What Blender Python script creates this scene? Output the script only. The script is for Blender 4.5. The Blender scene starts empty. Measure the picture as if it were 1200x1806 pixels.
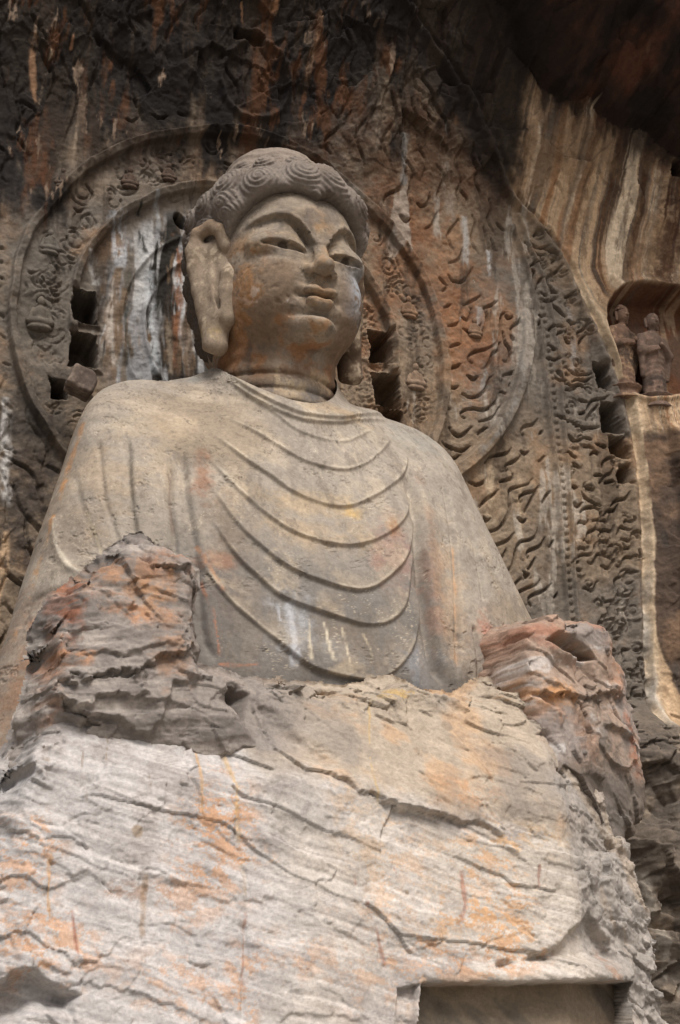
import bpy, math
import numpy as np
from mathutils import Vector, Matrix

# ---------------------------------------------------------------- camera, world, sun
SC = bpy.context.scene
COL = SC.collection
CAM_P = np.array([-7.68, -23.8, 1.6])
YAW, PITCH, FPX = math.radians(21.681773), math.radians(19.345073), 2700.0
cam = bpy.data.cameras.new("camera")
cam.sensor_fit = 'VERTICAL'; cam.sensor_height = 36.0; cam.sensor_width = 24.0
cam.lens = 36.0 * FPX / 1806.0
cam.clip_end = 3000
cam_o = bpy.data.objects.new("camera", cam); COL.objects.link(cam_o)
cam_o.location = CAM_P
cam_o.rotation_euler = (math.pi / 2 + PITCH, 0, -YAW)
SC.camera = cam_o

SUN_EL, SUN_AZ = math.radians(56), math.radians(-14)   # azimuth from -Y (in front of the cliff) towards -X
world = bpy.data.worlds.new("World"); SC.world = world
world.use_nodes = True
wn = world.node_tree.nodes; wl = world.node_tree.links
bg = wn.get('Background') or wn.new('ShaderNodeBackground')
sky = wn.new('ShaderNodeTexSky'); sky.sky_type = 'NISHITA'; sky.sun_disc = False
sky.sun_elevation = SUN_EL; sky.sun_rotation = math.pi + SUN_AZ
sky.air_density = 1.0; sky.dust_density = 6.0; sky.ozone_density = 0.6
wl.new(sky.outputs[0], bg.inputs[0]); bg.inputs[1].default_value = 0.085
sun = bpy.data.lights.new("sun", 'SUN'); sun.energy = 2.5; sun.angle = math.radians(24)
sun.color = (1.0, 0.99, 0.98)
sun_o = bpy.data.objects.new("sun", sun); COL.objects.link(sun_o)
sd = Vector((math.sin(SUN_AZ) * math.cos(SUN_EL), -math.cos(SUN_AZ) * math.cos(SUN_EL), math.sin(SUN_EL)))
sun_o.rotation_euler = sd.to_track_quat('Z', 'Y').to_euler()
sun_o.location = sd * 60
SC.view_settings.view_transform = 'Standard'; SC.view_settings.look = 'None'
SC.view_settings.gamma = 1.0; SC.view_settings.use_curve_mapping = False
SC.view_settings.exposure = 0.34
SC.render.engine = 'CYCLES'
SC.cycles.max_bounces = 4; SC.cycles.diffuse_bounces = 3

# ---------------------------------------------------------------- maths helpers
RNG = np.random.default_rng(7)
_f = np.array([math.sin(YAW) * math.cos(PITCH), math.cos(YAW) * math.cos(PITCH), math.sin(PITCH)])
_r = np.array([math.cos(YAW), -math.sin(YAW), 0.0]); _u = np.cross(_r, _f)

def proj(P):
    d = P - CAM_P; w = d @ _f
    return 600 + FPX * (d @ _r) / w, 903 - FPX * (d @ _u) / w, w

def at(px, py, y):
    """where a line of sight of the photograph meets the upright plane at depth y"""
    d = _f * FPX + _r * (px - 600) + _u * (903 - py)
    return CAM_P + d * ((y - CAM_P[1]) / d[1])

def at_fn(px, py, fn, y0=0.0):
    y = y0
    for _ in range(14):
        p = at(px, py, y); y = 0.5 * y + 0.5 * float(fn(np.array([p[0]]), np.array([p[2]]))[0])
    return at(px, py, y)

class Picker:
    def __init__(self, P, step=1):
        self.P = P.reshape(-1, 3)[::step]; self.x, self.y, self.w = proj(self.P)
    def __call__(self, px, py):
        d = (self.x - px) ** 2 + (self.y - py) ** 2
        m = d < max(d.min() * 4, 16.0)
        idx = np.where(m)[0]
        return self.P[idx[np.argmin(self.w[idx] + d[idx] * 0.01)]]

def sst(a, b, x):
    t = np.clip((x - a) / (b - a), 0, 1); return t * t * (3 - 2 * t)

_L2 = np.random.default_rng(11).random((256, 256)).astype(np.float32)
_L3 = np.random.default_rng(12).random((64, 64, 64)).astype(np.float32)

def n2(x, y, seed=0):
    x = x + seed * 17.37; y = y + seed * 9.73
    xi = np.floor(x); yi = np.floor(y); fx = (x - xi); fy = (y - yi)
    fx = fx * fx * fx * (fx * (fx * 6 - 15) + 10); fy = fy * fy * fy * (fy * (fy * 6 - 15) + 10)
    a = xi.astype(np.int64) & 255; b = yi.astype(np.int64) & 255
    a1 = (a + 1) & 255; b1 = (b + 1) & 255
    return ((_L2[a, b] * (1 - fx) + _L2[a1, b] * fx) * (1 - fy) + (_L2[a, b1] * (1 - fx) + _L2[a1, b1] * fx) * fy) * 2 - 1

def fbm2(x, y, s=1.0, o=5, seed=0, g=0.5):
    r = 0.0; a = 1.0; t = 0.0; x = x * s; y = y * s
    for k in range(o):
        r = r + a * n2(x, y, seed + k * 3); t += a; a *= g
        x, y = 1.62 * x + 1.18 * y + 3.1, -1.18 * x + 1.62 * y + 1.7
    return r / t * 1.6

def n3(P, seed=0):
    P = P + np.array([seed * 7.31, seed * 3.77, seed * 5.13])
    I = np.floor(P); F = (P - I); F = F * F * (3 - 2 * F); I = I.astype(np.int64) & 63; J = (I + 1) & 63
    x0, y0, z0 = I[:, 0], I[:, 1], I[:, 2]; x1, y1, z1 = J[:, 0], J[:, 1], J[:, 2]
    fx, fy, fz = F[:, 0], F[:, 1], F[:, 2]
    a = _L3[x0, y0, z0] * (1 - fx) + _L3[x1, y0, z0] * fx
    b = _L3[x0, y1, z0] * (1 - fx) + _L3[x1, y1, z0] * fx
    c = _L3[x0, y0, z1] * (1 - fx) + _L3[x1, y0, z1] * fx
    d = _L3[x0, y1, z1] * (1 - fx) + _L3[x1, y1, z1] * fx
    return ((a * (1 - fy) + b * fy) * (1 - fz) + (c * (1 - fy) + d * fy) * fz) * 2 - 1

_ROT = np.array([[0.36, 0.48, -0.8], [-0.8, 0.6, 0.0], [0.48, 0.64, 0.6]])
def fbm3(P, s=1.0, o=4, seed=0, g=0.5):
    Q = P * s; r = 0.0; a = 1.0; t = 0.0
    for k in range(o):
        r = r + a * n3(Q, seed + k); t += a; a *= g; Q = (Q @ _ROT.T) * 2.03
    return r / t * 1.6

def facets(u, v, seed=0, tilt=0.6):
    """broken rock: every cell of a jittered grid is a plane of its own tilt; returns height and distance to the cell edge"""
    rg = np.random.default_rng(seed); T = rg.random((64, 64, 5))
    ui = np.floor(u).astype(int); vi = np.floor(v).astype(int)
    b1 = np.full(u.shape, 9.0); b2 = np.full(u.shape, 9.0); h = np.zeros(u.shape)
    for a in (-1, 0, 1):
        for b in (-1, 0, 1):
            c = T[(ui + a) & 63, (vi + b) & 63]
            dx = u - (ui + a + c[..., 0]); dy = v - (vi + b + c[..., 1]); d = dx * dx + dy * dy
            hh = (c[..., 2] - 0.5) + tilt * ((c[..., 3] - 0.5) * dx + (c[..., 4] - 0.5) * dy) * 2
            m = d < b1
            b2 = np.where(m, b1, np.minimum(b2, d)); h = np.where(m, hh, h); b1 = np.where(m, d, b1)
    return h, np.sqrt(b2) - np.sqrt(b1)

def smooth_line(pts, n=8):
    P = np.array(pts, float)
    if len(P) < 3: return P
    Q = np.vstack([2 * P[0] - P[1], P, 2 * P[-1] - P[-2]]); out = []
    for i in range(1, len(Q) - 2):
        t = np.linspace(0, 1, n, endpoint=False)[:, None]
        a, b, c, d = Q[i - 1], Q[i], Q[i + 1], Q[i + 2]
        out.append(0.5 * (2 * b + (c - a) * t + (2 * a - 5 * b + 4 * c - d) * t * t + (3 * b - a - 3 * c + d) * t ** 3))
    out.append(P[-1:]); return np.vstack(out)

def line_sd(X, Z, pts, maxd):
    """signed distance to a polyline (positive on its right-hand side) and the run along it 0..1; far points keep maxd"""
    S = np.full(X.shape, maxd * 1.0); B = np.full(X.shape, maxd * 1.0); T = np.zeros(X.shape)
    seg = np.linalg.norm(np.diff(pts, axis=0), axis=1); run = np.concatenate([[0], np.cumsum(seg)]); tot = run[-1]
    for i in range(len(pts) - 1):
        a, b = pts[i], pts[i + 1]
        if seg[i] < 1e-6: continue
        m = (X > min(a[0], b[0]) - maxd) & (X < max(a[0], b[0]) + maxd) & (Z > min(a[1], b[1]) - maxd) & (Z < max(a[1], b[1]) + maxd)
        if not m.any(): continue
        x = X[m] - a[0]; z = Z[m] - a[1]; d = (b - a)
        t = np.clip((x * d[0] + z * d[1]) / seg[i] ** 2, 0, 1)
        dd = np.hypot(x - t * d[0], z - t * d[1]); s = np.where(x * d[1] - z * d[0] > 0, 1.0, -1.0)
        bm = B[m]; up = dd < bm
        Sm = S[m]; Sm[up] = (s * dd)[up]; S[m] = Sm
        Tm = T[m]; Tm[up] = ((run[i] + t * seg[i]) / tot)[up]; T[m] = Tm
        B[m] = np.where(up, dd, bm)
    return S, B, T

def poly_sd(X, Z, pts):
    """signed distance to a closed polygon, negative inside"""
    pts = np.array(pts, float); n = len(pts); B = np.full(X.shape, 1e9); ins = np.zeros(X.shape, bool)
    for i in range(n):
        a, b = pts[i], pts[(i + 1) % n]; d = b - a; L2 = d @ d
        if L2 < 1e-9: continue
        x = X - a[0]; z = Z - a[1]; t = np.clip((x * d[0] + z * d[1]) / L2, 0, 1)
        B = np.minimum(B, (x - t * d[0]) ** 2 + (z - t * d[1]) ** 2)
        c = ((a[1] > Z) != (b[1] > Z))
        if abs(d[1]) > 1e-9: ins ^= c & (X < d[0] * (Z - a[1]) / d[1] + a[0])
    B = np.sqrt(B); return np.where(ins, -B, B)

def lin(r, g, b):
    c = np.array([r, g, b], float) / 255
    return np.where(c <= 0.04045, c / 12.92, ((c + 0.055) / 1.055) ** 2.4)

def mixc(C, col, m):
    m = np.clip(m, 0, 1)[..., None]; return C * (1 - m) + np.asarray(col) * m

# ---------------------------------------------------------------- mesh helpers
def link(name, me, mat, parent=None):
    o = bpy.data.objects.new(name, me); COL.objects.link(o)
    if mat: me.materials.append(mat)
    if parent is not None: o.parent = parent
    return o

def mesh_from(name, V, Q, col=None):
    me = bpy.data.meshes.new(name)
    V = np.ascontiguousarray(V.reshape(-1, 3), np.float32); Q = np.ascontiguousarray(Q, np.int32)
    k = Q.shape[1]
    me.vertices.add(len(V)); me.vertices.foreach_set('co', V.ravel())
    me.loops.add(Q.size); me.loops.foreach_set('vertex_index', Q.ravel())
    me.polygons.add(len(Q)); me.polygons.foreach_set('loop_start', np.arange(0, Q.size, k, dtype=np.int32))
    me.polygons.foreach_set('use_smooth', np.ones(len(Q), bool))
    me.update(calc_edges=True)
    if col is not None:
        a = me.attributes.new('pigment', 'FLOAT_COLOR', 'POINT')
        c = np.ones((len(V), 4), np.float32); c[:, :3] = np.clip(col.reshape(-1, 3), 0.004, 0.9); a.data.foreach_set('color', c.ravel())
    return me

def sub_mesh(name, V, Q, col):
    """the faces Q with only the vertices they use"""
    u, inv = np.unique(Q, return_inverse=True)
    return mesh_from(name, V.reshape(-1, 3)[u], inv.reshape(Q.shape), col.reshape(-1, 3)[u])

def grid_quads(nv, nu):
    i = np.arange(nv * nu).reshape(nv, nu)
    return np.stack([i[:-1, :-1], i[:-1, 1:], i[1:, 1:], i[1:, :-1]], -1).reshape(-1, 4)

def surface_net(fn, lo, hi, h, sub=1):
    """mesh of fn = 0 (negative inside): naive surface nets, then quads split and pulled onto the surface"""
    lo = np.array(lo, float); hi = np.array(hi, float); n = np.ceil((hi - lo) / h).astype(int) + 1
    ax = [lo[k] + h * np.arange(n[k]) for k in range(3)]
    D = np.empty(n, np.float32); yy, zz = np.meshgrid(ax[1], ax[2], indexing='ij')
    step = max(1, 400000 // yy.size)
    for i in range(0, n[0], step):
        xs = ax[0][i:i + step]
        P = np.empty((len(xs),) + yy.shape + (3,)); P[..., 0] = xs[:, None, None]; P[..., 1] = yy; P[..., 2] = zz
        D[i:i + step] = fn(P.reshape(-1, 3)).reshape(P.shape[:3])
    S = D < 0
    c = np.zeros(tuple(n - 1), np.int8)
    for a in (0, 1):
        for b in (0, 1):
            for d in (0, 1):
                c += S[a:n[0] - 1 + a, b:n[1] - 1 + b, d:n[2] - 1 + d]
    act = (c > 0) & (c < 8); idx = -np.ones(act.shape, np.int64); cells = np.argwhere(act); idx[act] = np.arange(len(cells))
    acc = np.zeros((len(cells), 3)); cnt = np.zeros(len(cells))
    off = [np.array(q) for q in np.ndindex(2, 2, 2)]
    for a in off:
        for k in range(3):
            if a[k]: continue
            b = a.copy(); b[k] = 1
            pa = cells + a; pb = cells + b
            da = D[pa[:, 0], pa[:, 1], pa[:, 2]]; db = D[pb[:, 0], pb[:, 1], pb[:, 2]]
            m = (da < 0) != (db < 0); t = da[m] / (da[m] - db[m])
            q = pa[m].astype(float); q[:, k] += t; acc[m] += q; cnt[m] += 1
    V = lo + h * acc / cnt[:, None]
    quads = []
    for k in range(3):
        k1, k2 = (k + 1) % 3, (k + 2) % 3
        sl = [slice(None)] * 3; sl2 = [slice(None)] * 3; sl[k] = slice(0, -1); sl2[k] = slice(1, None)
        A = S[tuple(sl)]; Bq = S[tuple(sl2)]
        e = np.argwhere(A != Bq); e = e[(e[:, k1] > 0) & (e[:, k2] > 0) & (e[:, k1] < n[k1] - 1) & (e[:, k2] < n[k2] - 1)]
        ins = A[e[:, 0], e[:, 1], e[:, 2]]
        def cell(d1, d2):
            q = e.copy(); q[:, k1] += d1; q[:, k2] += d2; return idx[q[:, 0], q[:, 1], q[:, 2]]
        q = np.stack([cell(-1, -1), cell(0, -1), cell(0, 0), cell(-1, 0)], 1)
        q[~ins] = q[~ins][:, ::-1]; quads.append(q)
    Q = np.vstack(quads)
    def grad(P, e=0.01):
        g = np.stack([fn(P + np.eye(3)[k] * e) - fn(P - np.eye(3)[k] * e) for k in range(3)], 1) / (2 * e); return g
    def pull(P, it=2, lim=h):
        for _ in range(it):
            g = grad(P); f = fn(P); P = P - np.clip(f / np.maximum((g * g).sum(1), 0.15), -lim, lim)[:, None] * g
        return P
    V = pull(V, 2, h * 0.5)
    for _ in range(sub):
        E = np.sort(np.stack([Q, np.roll(Q, -1, 1)], -1).reshape(-1, 2), 1)
        key = E[:, 0] * len(V) + E[:, 1]; uk, inv = np.unique(key, return_inverse=True)
        mid = 0.5 * (V[uk // len(V)] + V[uk % len(V)]); cen = V[Q].mean(1)
        n0 = len(V); n1 = n0 + len(mid); ei = n0 + inv.reshape(-1, 4); ci = n1 + np.arange(len(Q))
        V = np.vstack([V, mid, cen])
        Q = np.vstack([np.stack([Q[:, k], ei[:, k], ci, ei[:, (k - 1) % 4]], 1) for k in range(4)])
        V = pull(V, 1, h * 0.3)
    return V, Q

def normals(V, Q):
    a = V[Q[:, 2]] - V[Q[:, 0]]; b = V[Q[:, 3]] - V[Q[:, 1]]; fnm = np.cross(a, b)
    N = np.zeros_like(V)
    for k in range(4):
        for c in range(3): N[:, c] += np.bincount(Q[:, k], fnm[:, c], len(V))
    return N / np.maximum(np.linalg.norm(N, axis=1), 1e-9)[:, None]

def grid_normals(P):
    du = np.gradient(P, axis=1); dv = np.gradient(P, axis=0); n = np.cross(du, dv)
    return n / np.maximum(np.linalg.norm(n, axis=-1), 1e-9)[..., None]

# signed-distance shapes
def smin(a, b, k):
    h = np.clip(0.5 + 0.5 * (b - a) / k, 0, 1); return b * (1 - h) + a * h - k * h * (1 - h)
def smax(a, b, k): return -smin(-a, -b, k)
def ell(P, c, r):
    q = (P - np.array(c)) / np.array(r); k0 = np.sqrt((q * q).sum(1)); q2 = q / np.array(r); k1 = np.sqrt((q2 * q2).sum(1)) + 1e-6
    return k0 * (k0 - 1) / k1
def cone(P, a, b, ra, rb):
    a = np.array(a, float); b = np.array(b, float); d = b - a; t = np.clip(((P - a) @ d) / (d @ d), 0, 1)
    return np.linalg.norm(P - a - t[:, None] * d, axis=1) - (ra + (rb - ra) * t)
def box(P, c, s, r=0.05):
    q = np.abs(P - np.array(c)) - np.array(s) + r
    return np.linalg.norm(np.maximum(q, 0), axis=1) + np.minimum(q.max(1), 0) - r

# ---------------------------------------------------------------- material
def stone(name, grain=(22.0, 0.25), bump=0.5, bdist=0.02, rough=0.92, spec=0.25, fine=70.0, attr=True, base=(0.2, 0.18, 0.15)):
    m = bpy.data.materials.new(name); m.use_nodes = True; nt = m.node_tree; N = nt.nodes; L = nt.links
    b = N['Principled BSDF']; b.inputs['Roughness'].default_value = rough; b.inputs['Specular IOR Level'].default_value = spec
    tc = N.new('ShaderNodeTexCoord')
    n1 = N.new('ShaderNodeTexNoise'); n1.inputs['Scale'].default_value = grain[0] / 10; n1.inputs['Detail'].default_value = 9; n1.inputs['Roughness'].default_value = 0.68
    n2_ = N.new('ShaderNodeTexNoise'); n2_.inputs['Scale'].default_value = fine / 10; n2_.inputs['Detail'].default_value = 6; n2_.inputs['Roughness'].default_value = 0.75
    for n in (n1, n2_): L.new(tc.outputs['Object'], n.inputs['Vector'])
    mr = N.new('ShaderNodeMapRange'); mr.inputs[1].default_value = 0.3; mr.inputs[2].default_value = 0.7
    mr.inputs[3].default_value = 1 - 1.35 * grain[1]; mr.inputs[4].default_value = 1 + 1.2 * grain[1]
    L.new(n2_.outputs['Fac'], mr.inputs[0])
    if attr:
        at_ = N.new('ShaderNodeAttribute'); at_.attribute_name = 'pigment'; src = at_.outputs['Color']
    else:
        rgb = N.new('ShaderNodeRGB'); rgb.outputs[0].default_value = (*base, 1); src = rgb.outputs[0]
    mx = N.new('ShaderNodeVectorMath'); mx.operation = 'SCALE'; L.new(src, mx.inputs[0]); L.new(mr.outputs[0], mx.inputs['Scale'])
    L.new(mx.outputs[0], b.inputs['Base Color'])
    ad = N.new('ShaderNodeMath'); ad.operation = 'MULTIPLY_ADD'; L.new(n2_.outputs['Fac'], ad.inputs[0]); ad.inputs[1].default_value = 0.45; L.new(n1.outputs['Fac'], ad.inputs[2])
    bp = N.new('ShaderNodeBump'); bp.inputs['Strength'].default_value = bump; bp.inputs['Distance'].default_value = bdist * 5
    L.new(ad.outputs[0], bp.inputs['Height']); L.new(bp.outputs[0], b.inputs['Normal'])
    return m

M_WALL = stone('carved_cliff_stone', (24, 0.22), 0.5, 0.014, fine=110)
M_BODY = stone('statue_limestone', (30, 0.18), 0.3, 0.009, fine=160)
M_HEAD = stone('statue_head_limestone', (30, 0.18), 0.45, 0.009, fine=170)
M_ROCK = stone('broken_limestone', (36, 0.18), 0.5, 0.012, fine=150)
M_GROUND = stone('paving_stone', (4, 0.15), 0.3, 0.02, attr=False, base=(0.30, 0.28, 0.25))

def tag(o, label=None, cat=None, group=None, kind=None):
    if label: o['label'] = label
    if cat: o['category'] = cat
    if group: o['group'] = group
    if kind: o['kind'] = kind
    return o

def empty(name, loc):
    o = bpy.data.objects.new(name, None); COL.objects.link(o); o.location = loc; o.empty_display_size = 0.5
    bpy.context.view_layer.update() if False else None
    return o

def keep_parent(child, parent):
    child.parent = parent; child.matrix_parent_inverse = Matrix.Translation(-Vector(parent.location))

def blobs(C, X, Z, pick, items, seed=0, rough=0.55, fleck=0.25):
    """stains: each (px, py, half width, half height, colour, strength) sits on the stone where pick() finds it"""
    for k, (px, py, rx, ry, c, s) in enumerate(items):
        p = pick(px, py); sc = 1 / 96.0
        dx = (X - p[0]) / (rx * sc); dz = (Z - p[2]) / (ry * sc)
        m = (np.abs(dx) < 2.2) & (np.abs(dz) < 2.2)
        if not m.any(): continue
        r = np.sqrt(dx[m] ** 2 + dz[m] ** 2)
        nz = fbm2(X[m], Z[m], 2.3, 6, seed + k, 0.7) * rough
        fl_ = fbm2(X[m], Z[m] * 1.4, 6.0, 4, seed + k + 40, 0.7)
        w = sst(1.35, 0.15, r + nz + 0.28 * fl_) * s * (1 - fleck * sst(0.05, 0.35, fl_))
        C[m] = mixc(C[m], c, w)
    return C

def streaks(C, X, Z, pick, items, seed=0):
    """run-off stains: (px polyline, half width px, colour, strength)"""
    brk = sst(-0.55, 0.25, fbm2(X * 2.2, Z * 0.8, 2.6, 5, seed + 77, 0.7))
    for k, (pts, hw, c, s) in enumerate(items):
        q = np.array([pick(*p) for p in pts])[:, [0, 2]]; q = smooth_line(q)
        w = hw / 92.0; S, B, T = line_sd(X, Z, q, w * 3)
        m = B < w * 3
        if not m.any(): continue
        nz = fbm2(X[m] * 3.0, Z[m] * 0.9, 1.6, 5, seed + k, 0.6)
        ww = w * (0.6 + 0.55 * nz)
        C[m] = mixc(C[m], c, sst(ww * 1.5, ww * 0.3, B[m]) * s * brk[m] * sst(0, 0.04, T[m]) * sst(1.0, 0.9, T[m]))
    return C

# ---------------------------------------------------------------- ground
gnd = link("ground", mesh_from("ground", np.array([[-400, -400, 0], [400, -400, 0], [400, 60, 0], [-400, 60, 0]], float), np.array([[0, 1, 2, 3]])), M_GROUND)
tag(gnd, kind='structure')

# ---------------------------------------------------------------- cliff with its carved mandorla
def lean(x, z):
    return 1.5 - 0.045 * np.maximum(0, z - 17.0) ** 2 * (z < 24.5) - (z >= 24.5) * 0.045 * 7.5 ** 2
def pxs(lst, fn=lean):
    return np.array([at_fn(a, b, fn, 1.5)[[0, 2]] for a, b in lst])

EDGE = pxs([(690, -40), (770, 80), (840, 190), (895, 330), (950, 392), (1000, 470), (1040, 560), (1085, 660), (1105, 730), (1120, 830), (1128, 950), (1130, 1050), (1135, 1250), (1140, 1420)])
EDGE = smooth_line(EDGE)
_o = np.argsort(EDGE[:, 1]); EZ, EX = EDGE[_o, 1], EDGE[_o, 0]
def side_base(x, z):
    dx = x - np.interp(z, EZ, EX); low = sst(17.5, 14.5, z)
    return lean(x, z) - (0.12 + 0.14 * low) * sst(0.02, 0.15, dx) - 0.34 * np.maximum(0, dx - 0.25) * (0.4 + 0.6 * low)
CEIL = pxs([(820, -30), (905, 40), (930, 108), (985, 178), (1040, 180), (1095, 233), (1130, 228), (1190, 270), (1260, 300), (1340, 360)], side_base)
CX, CZ = CEIL[:, 0], CEIL[:, 1]
def xe_of(z): return np.interp(z, EZ, EX)

def ragged(x, z): return 0.22 * facets(x * 1.3, x * 0.0 + 0.5, 71, 0.6)[0] + 0.07 * fbm2(x, x * 0.0, 3.0, 3, 72)

def cliff_base(x, z):
    y = lean(x, z)
    dx = x - xe_of(z)
    low = sst(17.5, 14.5, z)
    dx = dx + 0.05 * fbm2(x, z, 1.3, 4, 75, 0.6)
    y = y - (0.12 + 0.14 * low) * sst(0.02, 0.15, dx) - 0.34 * np.maximum(0, dx - 0.25) * (0.4 + 0.6 * low)
    y = y - 0.25 * low * sst(0.62, 0.75, dx) * sst(14.0, 13.6, z)
    zc = np.where(x < CX[0], 40.0, np.interp(x, CX, CZ)) + ragged(x, z)
    up = np.maximum(0, z - zc)
    y = y - 0.30 * sst(0, 0.10, up)
    y = y - 0.95 * np.minimum(up, 1.3) - 0.35 * np.clip(up - 1.3, 0, 4)
    y = y - 0.5 * sst(-4.2, -7.5, x)
    # the broken foot of the side wall
    y = y - 1.9 * sst(8.2, 6.4, z) * sst(-2.2, -0.5, dx) * (1 - 0.8 * sst(0.1, 0.5, dx) * sst(5.0, 6.5, z)) - 0.8 * sst(5.5, 3.5, z) * sst(-0.6, 1.0, dx)
    return y

dxg = 0.02
gx = np.concatenate([np.linspace(-40, -7, 34)[:-1], np.linspace(-7, -5.2, 30)[:-1], np.arange(-5.2, 11.4, dxg), np.linspace(11.45, 13, 24), np.linspace(13.5, 42, 30)])
gz = np.concatenate([np.linspace(-0.5, 1.6, 20)[:-1], np.arange(1.6, 24.6, dxg), np.linspace(24.65, 27, 24), np.linspace(28, 46, 19)])
i0 = int(np.argmin(np.abs(gx + 5.2))); j0 = int(np.argmin(np.abs(gz - 1.6)))
X, Z = np.meshgrid(gx, gz)
Y0 = cliff_base(X, Z)
H = np.zeros_like(X)
PW = Picker(np.stack([X, Y0, Z], -1)[::2, ::2])

NI, NJ = len(gz), len(gx)
def stamp(pts, rad, hgt, cut=False, A=None):
    """a stroke of round-topped relief, its radius and height running along it"""
    A = H if A is None else A
    pts = np.array(pts); seg = np.linalg.norm(np.diff(pts, axis=0), axis=1); run = np.concatenate([[0], np.cumsum(seg)])
    n = max(3, int(run[-1] / 0.022)); s = np.linspace(0, run[-1], n)
    px = np.interp(s, run, pts[:, 0]); pz = np.interp(s, run, pts[:, 1]); t = s / max(run[-1], 1e-6)
    R = np.interp(t, np.linspace(0, 1, len(rad)), rad); G = np.interp(t, np.linspace(0, 1, len(hgt)), hgt)
    for k in range(n):
        r = R[k]; w = int(r / dxg) + 2; ci = j0 + int(round((pz[k] - 1.6) / dxg)); cj = i0 + int(round((px[k] + 5.2) / dxg))
        a, b, c, d = ci - w, ci + w + 1, cj - w, cj + w + 1
        if a < 0 or c < 0 or b > NI or d > NJ: continue
        q = ((X[a:b, c:d] - px[k]) ** 2 + (Z[a:b, c:d] - pz[k]) ** 2) / (r * r)
        v = G[k] * np.clip((1 - q) * 1.9, 0, 1)
        if cut: A[a:b, c:d] = np.maximum(A[a:b, c:d], v)
        else: A[a:b, c:d] = np.maximum(A[a:b, c:d], v)

HC = np.array([0.31, 14.48]); RA, RB = 4.28, 3.2
RR = np.hypot(X - HC[0], Z - HC[1])
rj = RR + 0.05 * fbm2(X, Z, 0.8, 3, 5)
DPTS = smooth_line(pxs([(800, 150), (865, 290), (900, 390), (922, 480), (931, 560), (925, 640), (905, 710), (870, 770), (835, 808), (800, 836), (740, 880), (650, 930)]))
BORD1 = smooth_line(pxs([(905, 400), (930, 480), (950, 580), (962, 690), (977, 800), (988, 930), (1000, 1080), (1012, 1250)]))
BORD2 = smooth_line(pxs([(915, 380), (958, 500), (980, 600), (992, 720), (1002, 850), (1012, 1000), (1018, 1100), (1026, 1250)]))

rel_rng = np.random.default_rng(3)
G = np.zeros_like(H)          # carved grooves
def flame(x, z, L, lean_a, flip, r0=0.13, h0=0.13):
    """one tongue: a bulb that curls at the foot and a wavering tail rising from it"""
    t = np.linspace(0, 1, 36); a = lean_a; gs = 1 if a > 0 else -1
    up = np.array([math.sin(a), math.cos(a)]); sd_ = np.array([up[1], -up[0]]) * gs
    ph0 = 0.05 + 0.45 * (flip > 0)
    w = 0.11 * L * (np.sin(2 * math.pi * (0.9 * t + ph0)) - math.sin(2 * math.pi * ph0)) * (1 - 0.25 * t) + 0.03 * L * np.sin(2 * math.pi * 2.1 * t + x)
    P = np.array([x, z]) + np.outer(t * L, up) + np.outer(w, sd_)
    prof = np.interp(t, [0, 0.25, 0.6, 1], [0.7, 1.0, 0.65, 0.15])
    stamp(P - sd_ * r0 * 0.55 * prof[:, None], [r0 * 0.5, r0, r0 * 0.8, r0 * 0.5, 0.02], [h0 * 0.7, h0, h0 * 0.8, h0 * 0.5, 0.01])
    curl = np.linspace(0, 1.25 * math.pi, 14); rr = r0 * (0.8 - 0.35 * curl / curl[-1])
    q0 = P[0] + sd_ * r0 * 0.45
    e1 = np.array([q0 - sd_ * r0 * 0.8 * 1 + sd_ * (rr * np.cos(c_)) [i] - up * (rr * np.sin(c_))[i] for i, c_ in enumerate(curl)]) if False else np.stack([q0[0] - sd_[0] * 0.8 * r0 + sd_[0] * rr * np.cos(curl) - up[0] * rr * np.sin(curl), q0[1] - sd_[1] * 0.8 * r0 + sd_[1] * rr * np.cos(curl) - up[1] * rr * np.sin(curl)], 1)
    line = np.vstack([e1[::-1], P[1:] + sd_ * r0 * 0.45 * prof[1:, None]])
    stamp(line, [0.025, 0.04, 0.05, 0.05, 0.045, 0.035, 0.02], [0.05, 0.10, 0.12, 0.12, 0.09, 0.06, 0.01], A=G)

def scroll(x, z, r, a0, flip, h=0.075, w=0.05):
    """leaf scroll: an incised spiral round a boss, with a scalloped leaf beside it"""
    th = np.linspace(0, 1.5 * math.pi, 16); rr = r * (1 - th / 8)
    stamp(np.stack([x + rr * np.cos(a0 + flip * th), z + rr * np.sin(a0 + flip * th)], 1), [w * 0.7, w * 0.55, w * 0.4], [h, h * 0.8, h * 0.3], A=G)
    stamp([(x, z), (x + 0.005, z)], [r * 0.42, r * 0.42], [h * 0.6, h * 0.6])
    stamp(np.stack([x + r * 1.6 * np.cos(a0 + flip * th * 0.4), z + r * 1.6 * np.sin(a0 + flip * th * 0.4)], 1), [0.02, w * 0.6, 0.02], [0.01, h * 0.9, 0.02], A=G)
    stamp(np.stack([x + r * 1.3 * np.cos(a0 + 2 + flip * th * 0.4), z + r * 1.3 * np.sin(a0 + 2 + flip * th * 0.4)], 1), [0.02, w, 0.02], [0.01, h * 0.8, 0.01])


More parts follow.
